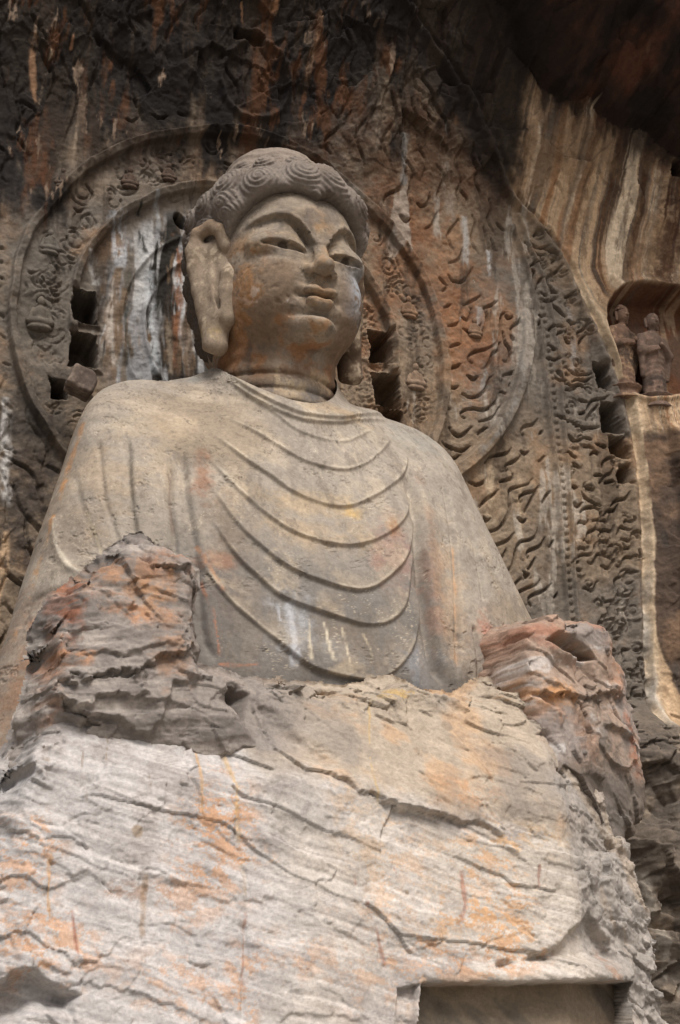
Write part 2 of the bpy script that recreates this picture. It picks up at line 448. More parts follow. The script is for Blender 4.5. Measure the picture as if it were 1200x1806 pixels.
# the flame lines cut in the right half of the mandorla, one undercut stroke each (view scale, origin, strokes)
CUTS = [(4.8, 700, 100, """80 30 70 130 80 220 65 290;140 80 160 240 210 330 200 430 250 500 330 580 330 620;190 120 240 220 300 350 350 470 400 540 430 640 450 700;120 360 130 470 190 600 240 690;20 590 60 680 40 800 90 900 130 980 115 1080 90 1180 120 1260;180 650 190 760 240 870 240 960 200 1050;
60 920 75 990 50 1080 0 1120;170 1240 210 1270 260 1240 280 1150;340 900 400 1010 370 1100 330 1200;520 640 560 740 510 850 520 940 545 1060 510 1140 530 1240 520 1300;590 620 640 740 640 850 680 950 670 1050 710 1140 720 1240;660 720 700 800 700 880 750 980;540 1120 590 1190 600 1240;790 1200 800 1290 770 1380 830 1500;850 1400 910 1480;
640 1340 660 1420 630 1560 690 1680;740 1440 760 1560 790 1680;520 1380 440 1490 430 1560 480 1650;340 1320 300 1420 240 1460;800 1540 820 1630 850 1650;440 1750 520 1720 560 1620;30 1340 70 1390 120 1370"""),
(6, 750, 450, """245 215 290 270 370 285 440 240 510 130;420 525 500 480 560 450 600 420;400 650 450 680 490 630 490 550;620 560 690 540 760 490;620 560 650 650 640 760 590 850;410 770 470 805 550 780 600 720;500 1135 460 1110 470 1060 540 1020 650 995 730 950 775 890;785 930 770 1000 710 1050 680 1130 640 1190 590 1200;450 1270 510 1310 570 1280;
390 1470 480 1510 580 1480 650 1400 680 1310 730 1265;415 1725 380 1700 390 1660 470 1630 600 1640 700 1600 770 1520 790 1420;570 1770 640 1750 740 1700 790 1620 880 1530 910 1470;780 880 785 760 790 680 800 640 850 615;840 650 870 680 920 670;810 820 830 920 880 1020 885 1110 860 1130 810 1120;890 800 920 760 980 720 1005 660;900 860 930 915;
830 1300 830 1275 910 1255 960 1210 980 1150;800 1450 850 1470 890 1440 900 1370 960 1320;210 550 280 520;250 750 330 730 370 690;265 975 320 950 380 940;265 1190 330 1180 380 1150;240 1395 300 1410 355 1390;170 1610 260 1635;190 380 230 340;150 240 200 300 240 330"""),
(4.8, 780, 700, """60 260 90 310 150 335 250 255;0 380 60 430 150 460 220 440 290 400;10 515 100 525 190 485;300 320 330 290 420 260;360 560 400 510 500 490 560 470 590 430;545 625 535 585 600 550 650 520 670 490;220 725 280 750 340 730 370 690;320 930 360 880 430 830 475 790;280 1080 330 1130 400 1140 480 1110 540 1030 570 950 565 860 570 790 640 765 730 740 765 690;
670 890 655 850 700 820 780 800 820 750;700 970 730 910 760 850 800 800;845 900 870 850 910 800;380 1260 470 1250 560 1210 610 1150;500 1520 560 1470 600 1390 620 1290 660 1230 740 1210 800 1170 810 1110;720 1370 710 1330 740 1300 830 1260 870 1190;470 1390 520 1340 545 1280;545 1635 610 1590 660 1540;600 1720 640 1660 720 1620 800 1590 830 1550;
750 1770 725 1720 760 1680 860 1640 930 1580;680 1480 700 1530 730 1500;690 320 670 290 700 250 770 230 820 180;670 460 700 480 740 460;490 720 530 710 590 690 600 650;350 1010 370 1050 410 1030;640 1020 680 1055 715 1030;820 550 870 500;830 310 860 280;910 1270 950 1210;720 1470 790 1360;950 1700 980 1660"""),
(6, 900, 340, """110 490 180 560 200 640 230 680;230 600 260 650 360 670;200 530 290 590 400 575;360 600 440 640 470 700 430 760;210 780 270 740 350 745;200 800 240 860 230 930;400 950 400 890 480 840 530 780;410 970 450 1040 500 1065;270 1030 300 940 350 900;310 1060 380 1100 400 1060;310 1130 410 1160 480 1120;420 1170 510 1240 590 1320;410 1480 430 1430 520 1410 590 1415;480 1530 500 1490 580 1465;570 1530 610 1590 640 1590;
400 1620 480 1680;720 1540 710 1490 780 1440 790 1380 740 1345;740 1690 730 1600 760 1540 810 1500;610 1350 650 1385 690 1380;390 1750 440 1775 540 1755;250 460 300 410 360 470;330 380 420 480;160 1180 210 1200;170 1230 240 1240;250 1320 340 1320;270 1420 300 1390;580 1110 650 1080"""),
(6, 960, 620, """100 260 150 320 240 350 290 375 370 355 430 380 480 440;220 170 300 235 430 245 520 225;290 325 350 300 440 310 520 265;220 410 300 400 360 360;440 640 490 540 530 515 630 500 690 460;450 720 500 640 580 560;150 680 220 735 280 740;290 740 360 790 440 815 600 800;260 880 330 945 430 915;430 920 500 940;420 1010 480 1010 530 1040;490 1100 530 1060 570 1100;610 1220 610 1180 680 1130 770 1115;
590 1390 640 1320 700 1290 750 1220;640 1400 690 1380 740 1380;530 1310 610 1320;400 1490 440 1560 520 1600 620 1640;430 1430 520 1475;390 1700 430 1660 540 1650 590 1700;630 1740 670 1690 740 1680 780 1620;700 1640 760 1580 850 1560 890 1490;230 1080 260 1070 340 1140;300 1180 360 1240;300 1430 340 1445;310 1600 350 1640 400 1600;600 1000 660 1010;540 980 580 1000;370 510 460 540;380 660 440 640;130 210 180 300 240 320;210 240 240 260"""),
(3.43, 0, 180, """440 450 480 480 520 450;560 340 600 370 580 420;520 500 560 560 540 600;450 640 480 665 510 640;130 1070 160 1130 140 1160;250 1060 300 1100 360 1070;300 1130 340 1170 380 1150;140 1000 180 1040 230 1030;180 1390 220 1430 270 1400;230 1470 280 1500 330 1460;270 1530 300 1580 340 1560;200 1490 220 1440 280 1420;0 1280 40 1310;0 1400 40 1430 90 1430;40 1470 80 1510 130 1500;20 1580 70 1600;640 360 700 330 760 350;880 230 940 260 1000 230 1080 250;970 400 1010 440 1040 400;1010 560 1060 590 1120 570;760 100 800 120 840 90;920 80 970 100 1020 80;1080 60 1120 80;0 880 20 890;0 960 20 980;0 1060 20 1080""")]
def cut(q, wd=0.036, dp=0.10, sh=0.055):
    q = smooth_line(q, 6); d = np.gradient(q, axis=0); n = np.stack([-d[:, 1], d[:, 0]], 1); n /= np.maximum(np.linalg.norm(n, axis=1), 1e-6)[:, None]
    n *= np.where(n[:, 1:2] + 0.35 * n[:, 0:1] * -1 < 0, -1, 1)
    stamp(q + n * 0.085, [0.05, 0.09, 0.09, 0.04], [sh * 0.15, sh * 0.8, sh * 0.8, sh * 0.1])
    stamp(q, [wd * 0.7, wd, wd * 1.15, wd, wd * 0.5], [dp * 0.6, dp, dp, dp * 0.9, dp * 0.3], A=G)
for sc_, ox, oy, txt in CUTS:
    for ln_ in txt.replace("\n", "").split(";"):
        v = np.array(ln_.split(), float).reshape(-1, 2) / sc_ + np.array([ox, oy])
        cut(pxs(v), *((0.030, 0.075, 0.03) if sc_ < 4 else (0.034, 0.12, 0.045)))

def inside(poly, x, z):
    return float(poly_sd(np.array([x]), np.array([z]), poly)[0]) < 0
# tongues between the round halo and the outer flame line, and all over the upper mandorla
DZ = DPTS[np.argsort(DPTS[:, 1])]
def d_of(z): return np.interp(z, DZ[:, 1], DZ[:, 0])
for zz in np.arange(7.4, 23.5, 0.66):
    for xx in np.arange(-5.0, 8.6, 0.60):
        x = xx + rel_rng.uniform(-0.2, 0.2); z = zz + rel_rng.uniform(-0.2, 0.2)
        r = math.hypot(x - HC[0], z - HC[1])
        if r < RA + 0.3: continue
        b1 = np.interp(z, np.sort(BORD1[:, 1]), BORD1[np.argsort(BORD1[:, 1]), 0])
        if x > b1 - 0.25: continue
        pxx, pyy, _w = proj(np.array([[x, 1.5, z]])); pxx, pyy = float(pxx[0]), float(pyy[0])
        if pxx > 690 and pyy > 90: continue
        ln = (0.5 if x > 0 else -0.5) * sst(20.5, 14, z) * rel_rng.uniform(0.5, 1.3) + rel_rng.uniform(-0.15, 0.15)
        t = np.linspace(0, 1, 12); L = rel_rng.uniform(0.8, 2.2); ph0 = rel_rng.uniform(0, 6.3); am = rel_rng.uniform(0.06, 0.16)
        wv = am * np.sin(2 * math.pi * t * rel_rng.uniform(0.8, 1.5) + ph0)
        cut(np.stack([x + L * t * math.sin(ln) + wv * math.cos(ln), z + L * t * math.cos(ln) - wv * math.sin(ln)], 1), 0.034, rel_rng.uniform(0.03, 0.10), 0.05)
# scrolls of the halo band, of the disc on its right, and of the outer border
for k in range(150):
    a = rel_rng.uniform(0, 2 * math.pi); r = rel_rng.uniform(RB + 0.22, RA - 0.22)
    scroll(HC[0] + r * math.cos(a), HC[1] + r * math.sin(a), rel_rng.uniform(0.09, 0.19), rel_rng.uniform(0, 6.3), rel_rng.choice([-1, 1]), 0.06, 0.045)
for k in range(70):
    a = rel_rng.uniform(-0.9, 0.9); r = rel_rng.uniform(2.2, RB - 0.2)
    scroll(HC[0] + r * math.cos(a), HC[1] + r * math.sin(a), rel_rng.uniform(0.1, 0.25), rel_rng.uniform(0, 6.3), rel_rng.choice([-1, 1]), 0.07, 0.045)
B2Z, B2X = np.sort(BORD2[:, 1]), BORD2[np.argsort(BORD2[:, 1]), 0]
for k in range(260):
    z = rel_rng.uniform(6.5, 18.6); e = float(xe_of(z)); b = float(np.interp(z, B2Z, B2X)) + 0.12
    if e - b < 0.3: continue
    x = rel_rng.uniform(b, e - 0.15)
    if z > 11.7:
        if k % 3 == 0: scroll(x, z, rel_rng.uniform(0.06, 0.11), rel_rng.uniform(0, 6.3), rel_rng.choice([-1, 1]), 0.06, 0.04)
        continue
    t = np.linspace(0, 1, 12); a = rel_rng.uniform(0.5, 1.25); L = rel_rng.uniform(0.25, 0.6)
    if x + L > e: L = max(0.2, (e - x) * 0.8)
    w = 0.06 * np.sin(t * 2 * math.pi * 1.1 + rel_rng.uniform(0, 6))
    if k % 4 == 0: scroll(x, z, rel_rng.uniform(0.08, 0.15), rel_rng.uniform(0, 6.3), rel_rng.choice([-1, 1]), 0.07, 0.045)
    else: cut(np.stack([x + L * t * math.sin(a) + w * math.cos(a), z + L * t * math.cos(a) - w * math.sin(a)], 1), 0.033, 0.09, 0.04)
for k in range(60):          # beads between the two border lines
    z = 8.0 + k * 0.16
    x = 0.5 * (np.interp(z, np.sort(BORD1[:, 1]), BORD1[np.argsort(BORD1[:, 1]), 0]) + np.interp(z, B2Z, B2X))
    stamp([(x, z), (x + 0.01, z + 0.03)], [0.05, 0.05], [0.05, 0.05])
# weathering wears the relief away in patches
wear = sst(-0.75, 0.25, fbm2(X, Z, 0.45, 4, 21))
wear = wear * (0.8 + 0.2 * sst(1.0, 4.0, X)) * np.where(RR < RB, sst(-0.8, 0.8, X), 1)
H *= 0.4 + 0.6 * wear; G *= (0.5 + 0.5 * wear) * (1 - 0.35 * sst(18, 20, Z))
clr = sst(0.10, 0.24, np.abs(RR - RA)) * sst(0.08, 0.2, np.abs(RR - RB)); H *= clr; G *= clr
G[line_sd(X, Z, DPTS, 0.6)[1] < 0.2] = 0
# ridges of the halo rings, the flame line and the border lines
def ridge(d, w, h): return h * np.exp(-(d / w) ** 2)
H = H - 0.15 * np.exp(-((rj - RA + 0.16) / 0.06) ** 2); H = np.maximum(H, 0.22 * np.clip(1.9 * (1 - ((rj - RA) / 0.10) ** 2), 0, 1)) - 0.07 * sst(0.1, -0.1, rj - RA) * sst(RB - 0.1, RB + 0.1, rj)
H = H - 0.14 * np.exp(-((rj - RB + 0.14) / 0.06) ** 2); H = np.maximum(H, 0.17 * np.clip(1.9 * (1 - ((rj - RB) / 0.085) ** 2), 0, 1)) - 0.09 * sst(0.08, -0.08, rj - RB)
for q in (2.3, 1.85): H = np.maximum(H, ridge(rj - q, 0.045, 0.075) * sst(2.5, -0.2, X - 0.5) - 0.09)
sD, bD, tD = line_sd(X, Z, DPTS, 0.6)
H = np.where(bD < 0.6, np.maximum(H - 0.1 * np.exp(-((bD - 0.19) / 0.06) ** 2) * sst(16.5, 15, Z), 0.2 * np.clip(1.9 * (1 - (bD / 0.15) ** 2), 0, 1) * sst(16.5, 15.0, Z) * (1 + 0.25 * fbm2(X, Z, 1.3, 3, 8))), H)
for q in (BORD1, BORD2):
    s_, b_, t_ = line_sd(X, Z, q, 0.4); H = np.where(b_ < 0.4, np.maximum(H, ridge(b_, 0.05, 0.1)), H)
dE = X - xe_of(Z)
H += 0.14 * np.exp(-((dE + 0.12) / 0.13) ** 2) * sst(6, 8, Z)      # rim of the mandorla
H = H - G
# stone surface
rough = 0.05 * fbm2(X, Z, 0.9, 6, 31, 0.6) + 0.018 * fbm2(X, Z, 6.0, 4, 33, 0.6)
fh, fe = facets(X * 1.1 + 0.4 * fbm2(X, Z, 0.6, 3, 9), Z * 0.8, 4, 0.9)
fh2, fe2 = facets(X * 3.2 + 0.3 * fbm2(X, Z, 1.5, 3, 10), Z * 2.6, 5, 1.0)
side = sst(0.3, 0.9, dE)
foot = sst(8.0, 7.0, Z) * sst(-2.2, -1.0, dE)
broken = np.clip(side * sst(13.9, 12.8, Z) * 0.45 + foot + 0.35 * sst(-3.4, -4.6, X) * sst(13, 11.5, Z) + 0.3 * sst(18.2, 20, Z), 0, 1.2)
H += rough + broken * (0.55 * fh + 0.16 * fh2 + 0.14 * fbm2(X, Z, 1.1, 5, 44, 0.6)) + 0.1 * side * fbm2(X, Z, 0.5, 4, 41)
# the niche of the two monks
PN = pxs([(1068, 560), (1072, 535), (1082, 513), (1100, 500), (1130, 494), (1165, 497), (1200, 505), (1260, 520), (1290, 700), (1200, 697), (1150, 698), (1105, 697), (1098, 680), (1086, 630)], cliff_base)
dN = poly_sd(X, Z, PN) + 0.03 * fbm2(X, Z, 2.2, 3, 51)
H = np.where(dN < 0.2, H * sst(-0.05, 0.15, dN) + 0.0, H) - 0.75 * sst(0.02, -0.30, dN) 
H += 0.35 * np.exp(-((dN - 0.03) / 0.06) ** 2) * 0.12
# square holes for beams
SOCK = [(152, 538, 17, 24), (148, 617, 22, 25), (106, 688, 11, 13), (671, 610, 18, 24), (681, 687, 22, 25), (688, 733, 20, 9), (1063, 664, 14, 22), (1078, 734, 17, 25), (1089, 787, 17, 17), (1100, 834, 12, 15), (441, 62, 27, 8), (1196, 292, 9, 12)]
sock_id = np.zeros(X.shape, int)
SOCK_D = []
for k, (a, b, hw, hh) in enumerate(SOCK):
    p = PW(a, b); hx = hw / 88.0; hz = hh / 78.0
    wob = 0.05 * fbm2(X, Z, 3.2, 4, 60 + k, 0.6)
    d = np.maximum(np.abs(X - p[0] + 0.1 * (Z - p[2])) - hx, np.abs(Z - p[2]) - hz) + wob
    SOCK_D.append(d); sock_id[d < 0.015] = k + 1
    H = np.where(d < 0.12, H * sst(0, 0.12, d), H)
    H -= (0.95 if k != 10 else 0.3) * sst(0.03, -0.02, d)
p = PW(320, 385); d = np.hypot((X - p[0]) * 0.85 + (Z - p[2]) * 0.5, ((Z - p[2]) * 0.85 - (X - p[0]) * 0.5) * 1.0 * 0.55) - 0.08
H -= 0.6 * sst(0.03, -0.03, d)
# the round seat high above the head
p = PW(452, 145); r = np.hypot((X - p[0]), (Z - p[2]) * 0.9)
H += 0.09 * sst(0.82, 0.7, r) - 0.12 * sst(0.72, 0.6, r) + 0.2 * np.exp(-((X - p[0]) / 0.26) ** 2 - ((Z - p[2]) / 0.5) ** 2)
YW = Y0 - H
PP = np.stack([X, YW, Z], -1)

# ---- pigment of the cliff: stone, soot, iron stains and lime run-off
C = np.zeros(X.shape + (3,)); nA = fbm2(X, Z, 0.35, 5, 71); nB = fbm2(X, Z, 1.1, 5, 72, 0.6); nC = fbm2(X, Z, 3.5, 4, 73, 0.6)
C[:] = lin(138, 120, 100)
C = mixc(C, lin(118, 108, 97), sst(0.0, 0.7, nA)); C = mixc(C, lin(146, 114, 84), sst(0.15, 0.9, nB) * 0.6)
pc = lambda a, b: PW(a, b)
ORG = lin(142, 98, 66); BRN = lin(92, 66, 46); GRY = lin(98, 92, 84); LIME = lin(168, 168, 166); CRM = lin(196, 164, 126); BLK = lin(24, 20, 18); DRK = lin(52, 40, 32)
items = [(760, 480, 120, 150, ORG, 0.6), (700, 380, 90, 110, lin(116, 78, 52), 0.8), (660, 560, 40, 120, ORG, 0.7), (880, 560, 50, 150, ORG, 0.4), (820, 600, 60, 120, lin(140, 92, 58), 0.6),
         (600, 260, 150, 110, lin(74, 54, 38), 0.9), (760, 260, 120, 140, lin(80, 56, 38), 0.9), (450, 150, 75, 70, lin(88, 52, 30), 0.9), (860, 300, 60, 120, lin(88, 60, 42), 0.8),
         (80, 480, 100, 130, GRY, 0.7), (70, 620, 80, 120, lin(106, 98, 88), 0.8), (60, 760, 80, 100, lin(74, 68, 62), 0.9), (40, 900, 70, 150, lin(72, 64, 58), 0.9), (250, 260, 130, 60, lin(78, 62, 50), 0.8),
         (40, 330, 80, 60, lin(88, 84, 80), 0.8), (950, 1000, 90, 130, lin(118, 108, 96), 0.7), (890, 900, 60, 130, lin(140, 122, 100), 0.6), (1060, 950, 60, 140, lin(122, 108, 92), 0.6)]
C = blobs(C, X, Z, pc, items, 100, 0.6)
# lime washed disc on the left of the head
disc = sst(2.95, 2.6, RR) * sst(0.3, -0.6, X) * sst(12.3, 12.9, Z)
sx = X + 0.12 * fbm2(X, Z, 0.7, 3, 80)
v1 = fbm2(sx * 4.2, Z * 0.45, 1.0, 5, 81, 0.6)
C = mixc(C, lin(150, 150, 150), disc * sst(-0.6, 0.0, v1) * 0.85)
C = mixc(C, lin(196, 194, 190), disc * sst(0.0, 0.4, fbm2(sx * 2.6, Z * 0.6, 1.0, 5, 82, 0.6)) * 0.8)
C = mixc(C, lin(46, 42, 36), disc * sst(0.18, 0.42, fbm2(sx * 3.1, Z * 0.35, 1.0, 4, 85, 0.6)))
C = mixc(C, lin(120, 98, 76), disc * sst(0.25, 0.5, fbm2(sx * 3.0, Z * 0.6, 1.0, 4, 87, 0.6)) * 0.8)
S_ = [([(314, 400), (318, 500), (312, 600), (312, 660)], 13, lin(132, 90, 62), 0.9), ([(288, 400), (290, 480), (296, 560)], 10, lin(36, 32, 28), 0.9),
      ([(245, 345), (250, 410), (262, 450)], 9, lin(32, 32, 26), 0.9), ([(275, 340), (282, 400)], 7, LIME, 0.9), ([(232, 470), (226, 560), (232, 650)], 12, lin(60, 60, 50), 0.7),
      ([(205, 370), (212, 440), (208, 470)], 18, lin(190, 192, 194), 0.9), ([(160, 440), (168, 480), (172, 500)], 14, lin(186, 184, 178), 0.8), ([(198, 480), (200, 560), (204, 650)], 11, lin(186, 176, 164), 0.8),
      ([(266, 470), (270, 560), (275, 660)], 11, lin(184, 186, 186), 0.85), ([(300, 560), (305, 660)], 8, lin(196, 176, 150), 0.7)]
C = streaks(C, X, Z, pc, S_, 120)
# soot above
SO = pxs([(-60, 300), (0, 320), (90, 300), (150, 290), (260, 215), (400, 205), (520, 225), (640, 200), (760, 140), (860, 190), (905, 260), (960, 120)])
so = SO[np.argsort(SO[:, 0])]
zs = np.interp(X, so[:, 0], so[:, 1])
vs = fbm2(X * 2.4 + 0.3 * nB, Z * 0.35, 1.0, 5, 91, 0.6)
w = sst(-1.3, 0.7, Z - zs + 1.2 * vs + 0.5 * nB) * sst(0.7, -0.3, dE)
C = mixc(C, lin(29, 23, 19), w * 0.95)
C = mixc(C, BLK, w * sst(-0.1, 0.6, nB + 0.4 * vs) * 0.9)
C = mixc(C, lin(98, 64, 40), w * sst(0.1, 0.6, fbm2(X * 2.2, Z * 0.6, 1.0, 5, 95, 0.65)) * 0.7)
C = mixc(C, lin(150, 128, 108), w * sst(0.62, 0.85, fbm2(X * 4.0, Z * 1.2, 1.0, 5, 97, 0.6)) * 0.75)
S2 = [([(60, 55), (56, 120), (66, 190)], 8, lin(150, 116, 88), 0.9), ([(90, 90), (78, 150), (66, 200)], 5, lin(168, 146, 122), 0.9), ([(110, 85), (118, 170), (112, 240)], 13, BLK, 0.95), ([(128, 60), (126, 90)], 4, lin(160, 120, 92), 0.9),
      ([(428, 0), (430, 45)], 4, lin(150, 112, 82), 0.9), ([(490, -5), (482, 25)], 14, lin(158, 116, 84), 0.95), ([(567, 15), (560, 50), (548, 100), (538, 150)], 7, lin(150, 118, 92), 0.9),
      ([(140, 200), (132, 260), (128, 300)], 5, lin(150, 132, 112), 0.8), ([(735, 0), (738, 40)], 14, lin(150, 106, 78), 0.9), ([(870, 0), (862, 30)], 10, lin(140, 92, 62), 0.9), ([(882, 45), (884, 90)], 16, lin(140, 100, 70), 0.95),
      ([(780, 140), (795, 170), (806, 225)], 8, lin(168, 128, 96), 0.9), ([(716, 230), (716, 280), (712, 330)], 9, lin(128, 124, 118), 0.8), ([(818, 380), (822, 440), (815, 500)], 9, lin(178, 172, 164), 0.85), ([(862, 440), (866, 490)], 7, lin(200, 198, 194), 0.9),
      ([(790, 280), (792, 350), (798, 400)], 12, lin(150, 136, 122), 0.7), ([(846, 540), (838, 580)], 14, lin(160, 152, 144), 0.8), ([(910, 520), (916, 600), (915, 680)], 9, lin(156, 148, 138), 0.75), ([(925, 640), (905, 710), (870, 770), (830, 810)], 10, lin(140, 134, 126), 0.7),
      ([(870, 820), (862, 880), (870, 930)], 12, lin(186, 166, 138), 0.7), ([(922, 800), (918, 880), (920, 960)], 10, lin(180, 158, 130), 0.6), ([(1000, 540), (1012, 600), (1012, 660)], 9, lin(150, 142, 134), 0.7), ([(830, 730), (850, 690), (860, 640)], 10, lin(150, 146, 140), 0.6),
      ([(10, 700), (8, 800), (8, 900)], 13, lin(188, 184, 178), 0.95), ([(8, 930), (6, 1000), (-4, 1100)], 11, lin(190, 160, 128), 0.9)]
C = streaks(C, X, Z, pc, S2, 160)
# streaked side wall
hi_ = np.maximum(sst(14.8, 18.2, Z), sst(0.5, 1.2, dE)); q = (dE * 0.8) * (1 - hi_) + (X - 7.0 - 0.10 * (Z - 17)) * hi_ + 0.09 * fbm2(X, Z * 0.7, 0.7, 5, 201, 0.6)
sm = sst(-0.02, 0.06, dE + 0.05 * nC)
W = np.zeros_like(C); W[:] = lin(202, 172, 138)
t1 = fbm2(q * 1.9, Z * 0.10, 1.0, 3, 203); t2 = fbm2(q * 4.6, Z * 0.14, 1.0, 4, 205, 0.6); t3 = fbm2(q * 13, Z * 0.2, 1.0, 4, 207, 0.6)
W = mixc(W, lin(236, 214, 184), sst(0.05, 0.45, t1 + 0.4 * t3)); W = mixc(W, lin(156, 112, 76), sst(0.1, 0.5, t2) * 0.8)
W = mixc(W, lin(72, 50, 36), sst(0.15, 0.5, fbm2(q * 2.9, Z * 0.10, 1.0, 4, 209, 0.6) + 0.3 * t3 + 0.28 * sst(16.5, 20, Z) - 0.2) * 0.9)
W = mixc(W, lin(120, 112, 100), sst(0.1, 0.6, t3) * 0.5); W = mixc(W, lin(120, 94, 72), sst(0.25, 0.5, fbm2(X * 5.0, Z * 1.1, 1.0, 6, 214, 0.72)) * 0.55); W = mixc(W, lin(150, 122, 94), sst(0.1, 0.5, fbm2(X * 1.3, Z * 0.6, 1.0, 6, 211, 0.65)) * 0.6); W = mixc(W, lin(60, 44, 34), sst(0.25, 0.6, fbm2(X * 1.6, Z * 0.5, 1.0, 6, 212, 0.65)) * sst(16, 19, Z) * 0.4)
W = mixc(W, lin(214, 190, 158), sst(0.35, 0.1, dE) * sst(18.0, 16, Z) * 0.8)
W = mixc(W, lin(196, 188, 176), sst(0.5, 0.1, dE) * sst(12.5, 9.5, Z) * 0.85 * sst(-0.5, 0.3, fbm2(X * 3, Z * 0.7, 1, 4, 213)))
wid = 0.13 + 0.55 * sst(9.6, 7.6, Z); rk = sst(wid, wid + 0.06, dE + 0.06 * nB) * sst(13.85, 13.6, Z)
R_ = np.zeros_like(C); R_[:] = lin(92, 76, 64); R_ = mixc(R_, lin(122, 98, 78), sst(0.1, 0.6, nB)); R_ = mixc(R_, lin(82, 72, 64), sst(0.1, 0.6, fbm2(X * 2, Z * 0.6, 1, 5, 215, 0.6)))
R_ = mixc(R_, lin(176, 150, 126), sst(0.85, 1.0, dE + 0.25 * nB) * sst(15, 12, Z) * sst(6.0, 8.0, Z)); R_ = mixc(R_, lin(92, 84, 76), sst(9.2, 7.6, Z + 0.6 * nB) * 0.9)
W = W * (1 - rk[..., None]) + R_ * rk[..., None]
C = C * (1 - sm[..., None]) + W * sm[..., None]
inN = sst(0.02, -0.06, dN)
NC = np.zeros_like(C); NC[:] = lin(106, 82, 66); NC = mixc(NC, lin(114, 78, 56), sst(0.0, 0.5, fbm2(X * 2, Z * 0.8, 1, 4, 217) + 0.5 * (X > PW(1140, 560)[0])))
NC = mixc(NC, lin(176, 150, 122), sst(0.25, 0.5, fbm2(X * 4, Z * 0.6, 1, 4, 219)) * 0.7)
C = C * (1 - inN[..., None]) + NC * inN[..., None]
C = blobs(C, X, Z, pc, [(1180, 430, 40, 160, lin(70, 40, 26), 0.8)], 230, 0.5)
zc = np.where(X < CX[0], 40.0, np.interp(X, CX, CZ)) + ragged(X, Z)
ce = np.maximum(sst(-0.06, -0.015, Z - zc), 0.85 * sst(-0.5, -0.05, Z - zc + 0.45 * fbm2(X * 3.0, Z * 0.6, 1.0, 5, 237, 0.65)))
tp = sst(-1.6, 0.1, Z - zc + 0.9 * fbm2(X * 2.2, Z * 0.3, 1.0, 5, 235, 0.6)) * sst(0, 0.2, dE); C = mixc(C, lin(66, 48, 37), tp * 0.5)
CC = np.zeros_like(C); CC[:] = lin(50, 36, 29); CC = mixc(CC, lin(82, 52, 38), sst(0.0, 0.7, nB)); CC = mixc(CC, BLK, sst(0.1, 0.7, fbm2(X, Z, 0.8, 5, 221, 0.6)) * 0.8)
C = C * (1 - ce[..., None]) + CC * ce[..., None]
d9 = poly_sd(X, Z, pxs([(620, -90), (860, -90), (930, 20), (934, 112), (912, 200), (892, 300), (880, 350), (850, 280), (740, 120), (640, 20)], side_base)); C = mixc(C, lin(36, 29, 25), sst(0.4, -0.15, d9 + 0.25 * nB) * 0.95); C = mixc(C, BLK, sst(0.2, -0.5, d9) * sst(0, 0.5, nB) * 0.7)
ft = sst(0.2, 0.7, foot + 0.3 * nB); FC = np.zeros_like(C); FC[:] = lin(118, 106, 94); FC = mixc(FC, lin(92, 84, 76), sst(0, 0.5, nB)); FC = mixc(FC, lin(150, 134, 116), sst(0.2, 0.7, nC) * 0.7)
FC = mixc(FC, lin(172, 150, 124), sst(0.15, 0.5, dE + 0.2 * nB) * sst(5.2, 6.6, Z) * 0.85)
C = C * (1 - ft[..., None]) + FC * ft[..., None]
vst = fbm2(X * 3.2 + 0.3 * nB, Z * 0.4, 1.0, 5, 231, 0.62); sl_ = sst(0.25, 0.6, vst) * sst(0.1, -0.05, dE) * sst(9, 12, Z); C = mixc(C, lin(64, 52, 42), sl_ * 0.55); C = mixc(C, lin(176, 166, 152), sst(0.42, 0.7, fbm2(X * 2.6, Z * 0.5, 1.0, 5, 233, 0.62)) * sst(0.1, -0.05, dE) * sst(2.5, 4, X) * 0.6)
C *= 0.84 * (1 + 0.13 * nC + 0.10 * nB)[..., None]

# ---- split the one stone face where its carved things begin
Q = grid_quads(NI, NJ)
def facev(A): return 0.25 * (A[:-1, :-1] + A[1:, :-1] + A[:-1, 1:] + A[1:, 1:]).ravel()
fR, fX, fZ, fE = facev(rj), facev(X), facev(Z), facev(dE)
reg = np.zeros(len(Q), int)
mand = (fE < 0) & (fX > 0.62 - np.interp(fZ, EZ, EX)) & (fZ > 7.8) & (fZ < 23.8)
reg[mand] = 1
fb = np.interp(fZ, np.sort(BORD1[:, 1]), BORD1[np.argsort(BORD1[:, 1]), 0])
reg[mand & (fX > fb) & (fZ < 19)] = 2
reg[fR < RA + 0.14] = 3
reg[fR < RA - 0.14] = 4
reg[fR < RB + 0.12] = 5
reg[fR < RB - 0.12] = 6
for k in range(len(SOCK)):
    m = facev(SOCK_D[k]) < 0.02; reg[m] = 20 + k
ns = {}
def piece(r, name, parent=None):
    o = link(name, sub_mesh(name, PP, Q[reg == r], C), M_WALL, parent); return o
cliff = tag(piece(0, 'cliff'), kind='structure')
mandorla = tag(piece(1, 'mandorla'), 'tall pointed mandorla of carved stone flames spread over the rock wall behind the seated buddha', 'mandorla')
piece(2, 'scroll_border', mandorla)
halo = tag(piece(4, 'round_halo'), 'round stone halo with ring mouldings and scrollwork carved behind the buddha head', 'halo')
piece(3, 'ring_moulding', halo); piece(5, 'ring_moulding', halo); piece(6, 'inner_disc', halo)
for k in range(len(SOCK)):
    par = halo if k in (0, 1, 3, 4, 5) else (mandorla if k in (2, 6, 7, 8, 9, 10) else cliff)
    if np.any(reg == 20 + k): piece(20 + k, 'beam_hole', par)

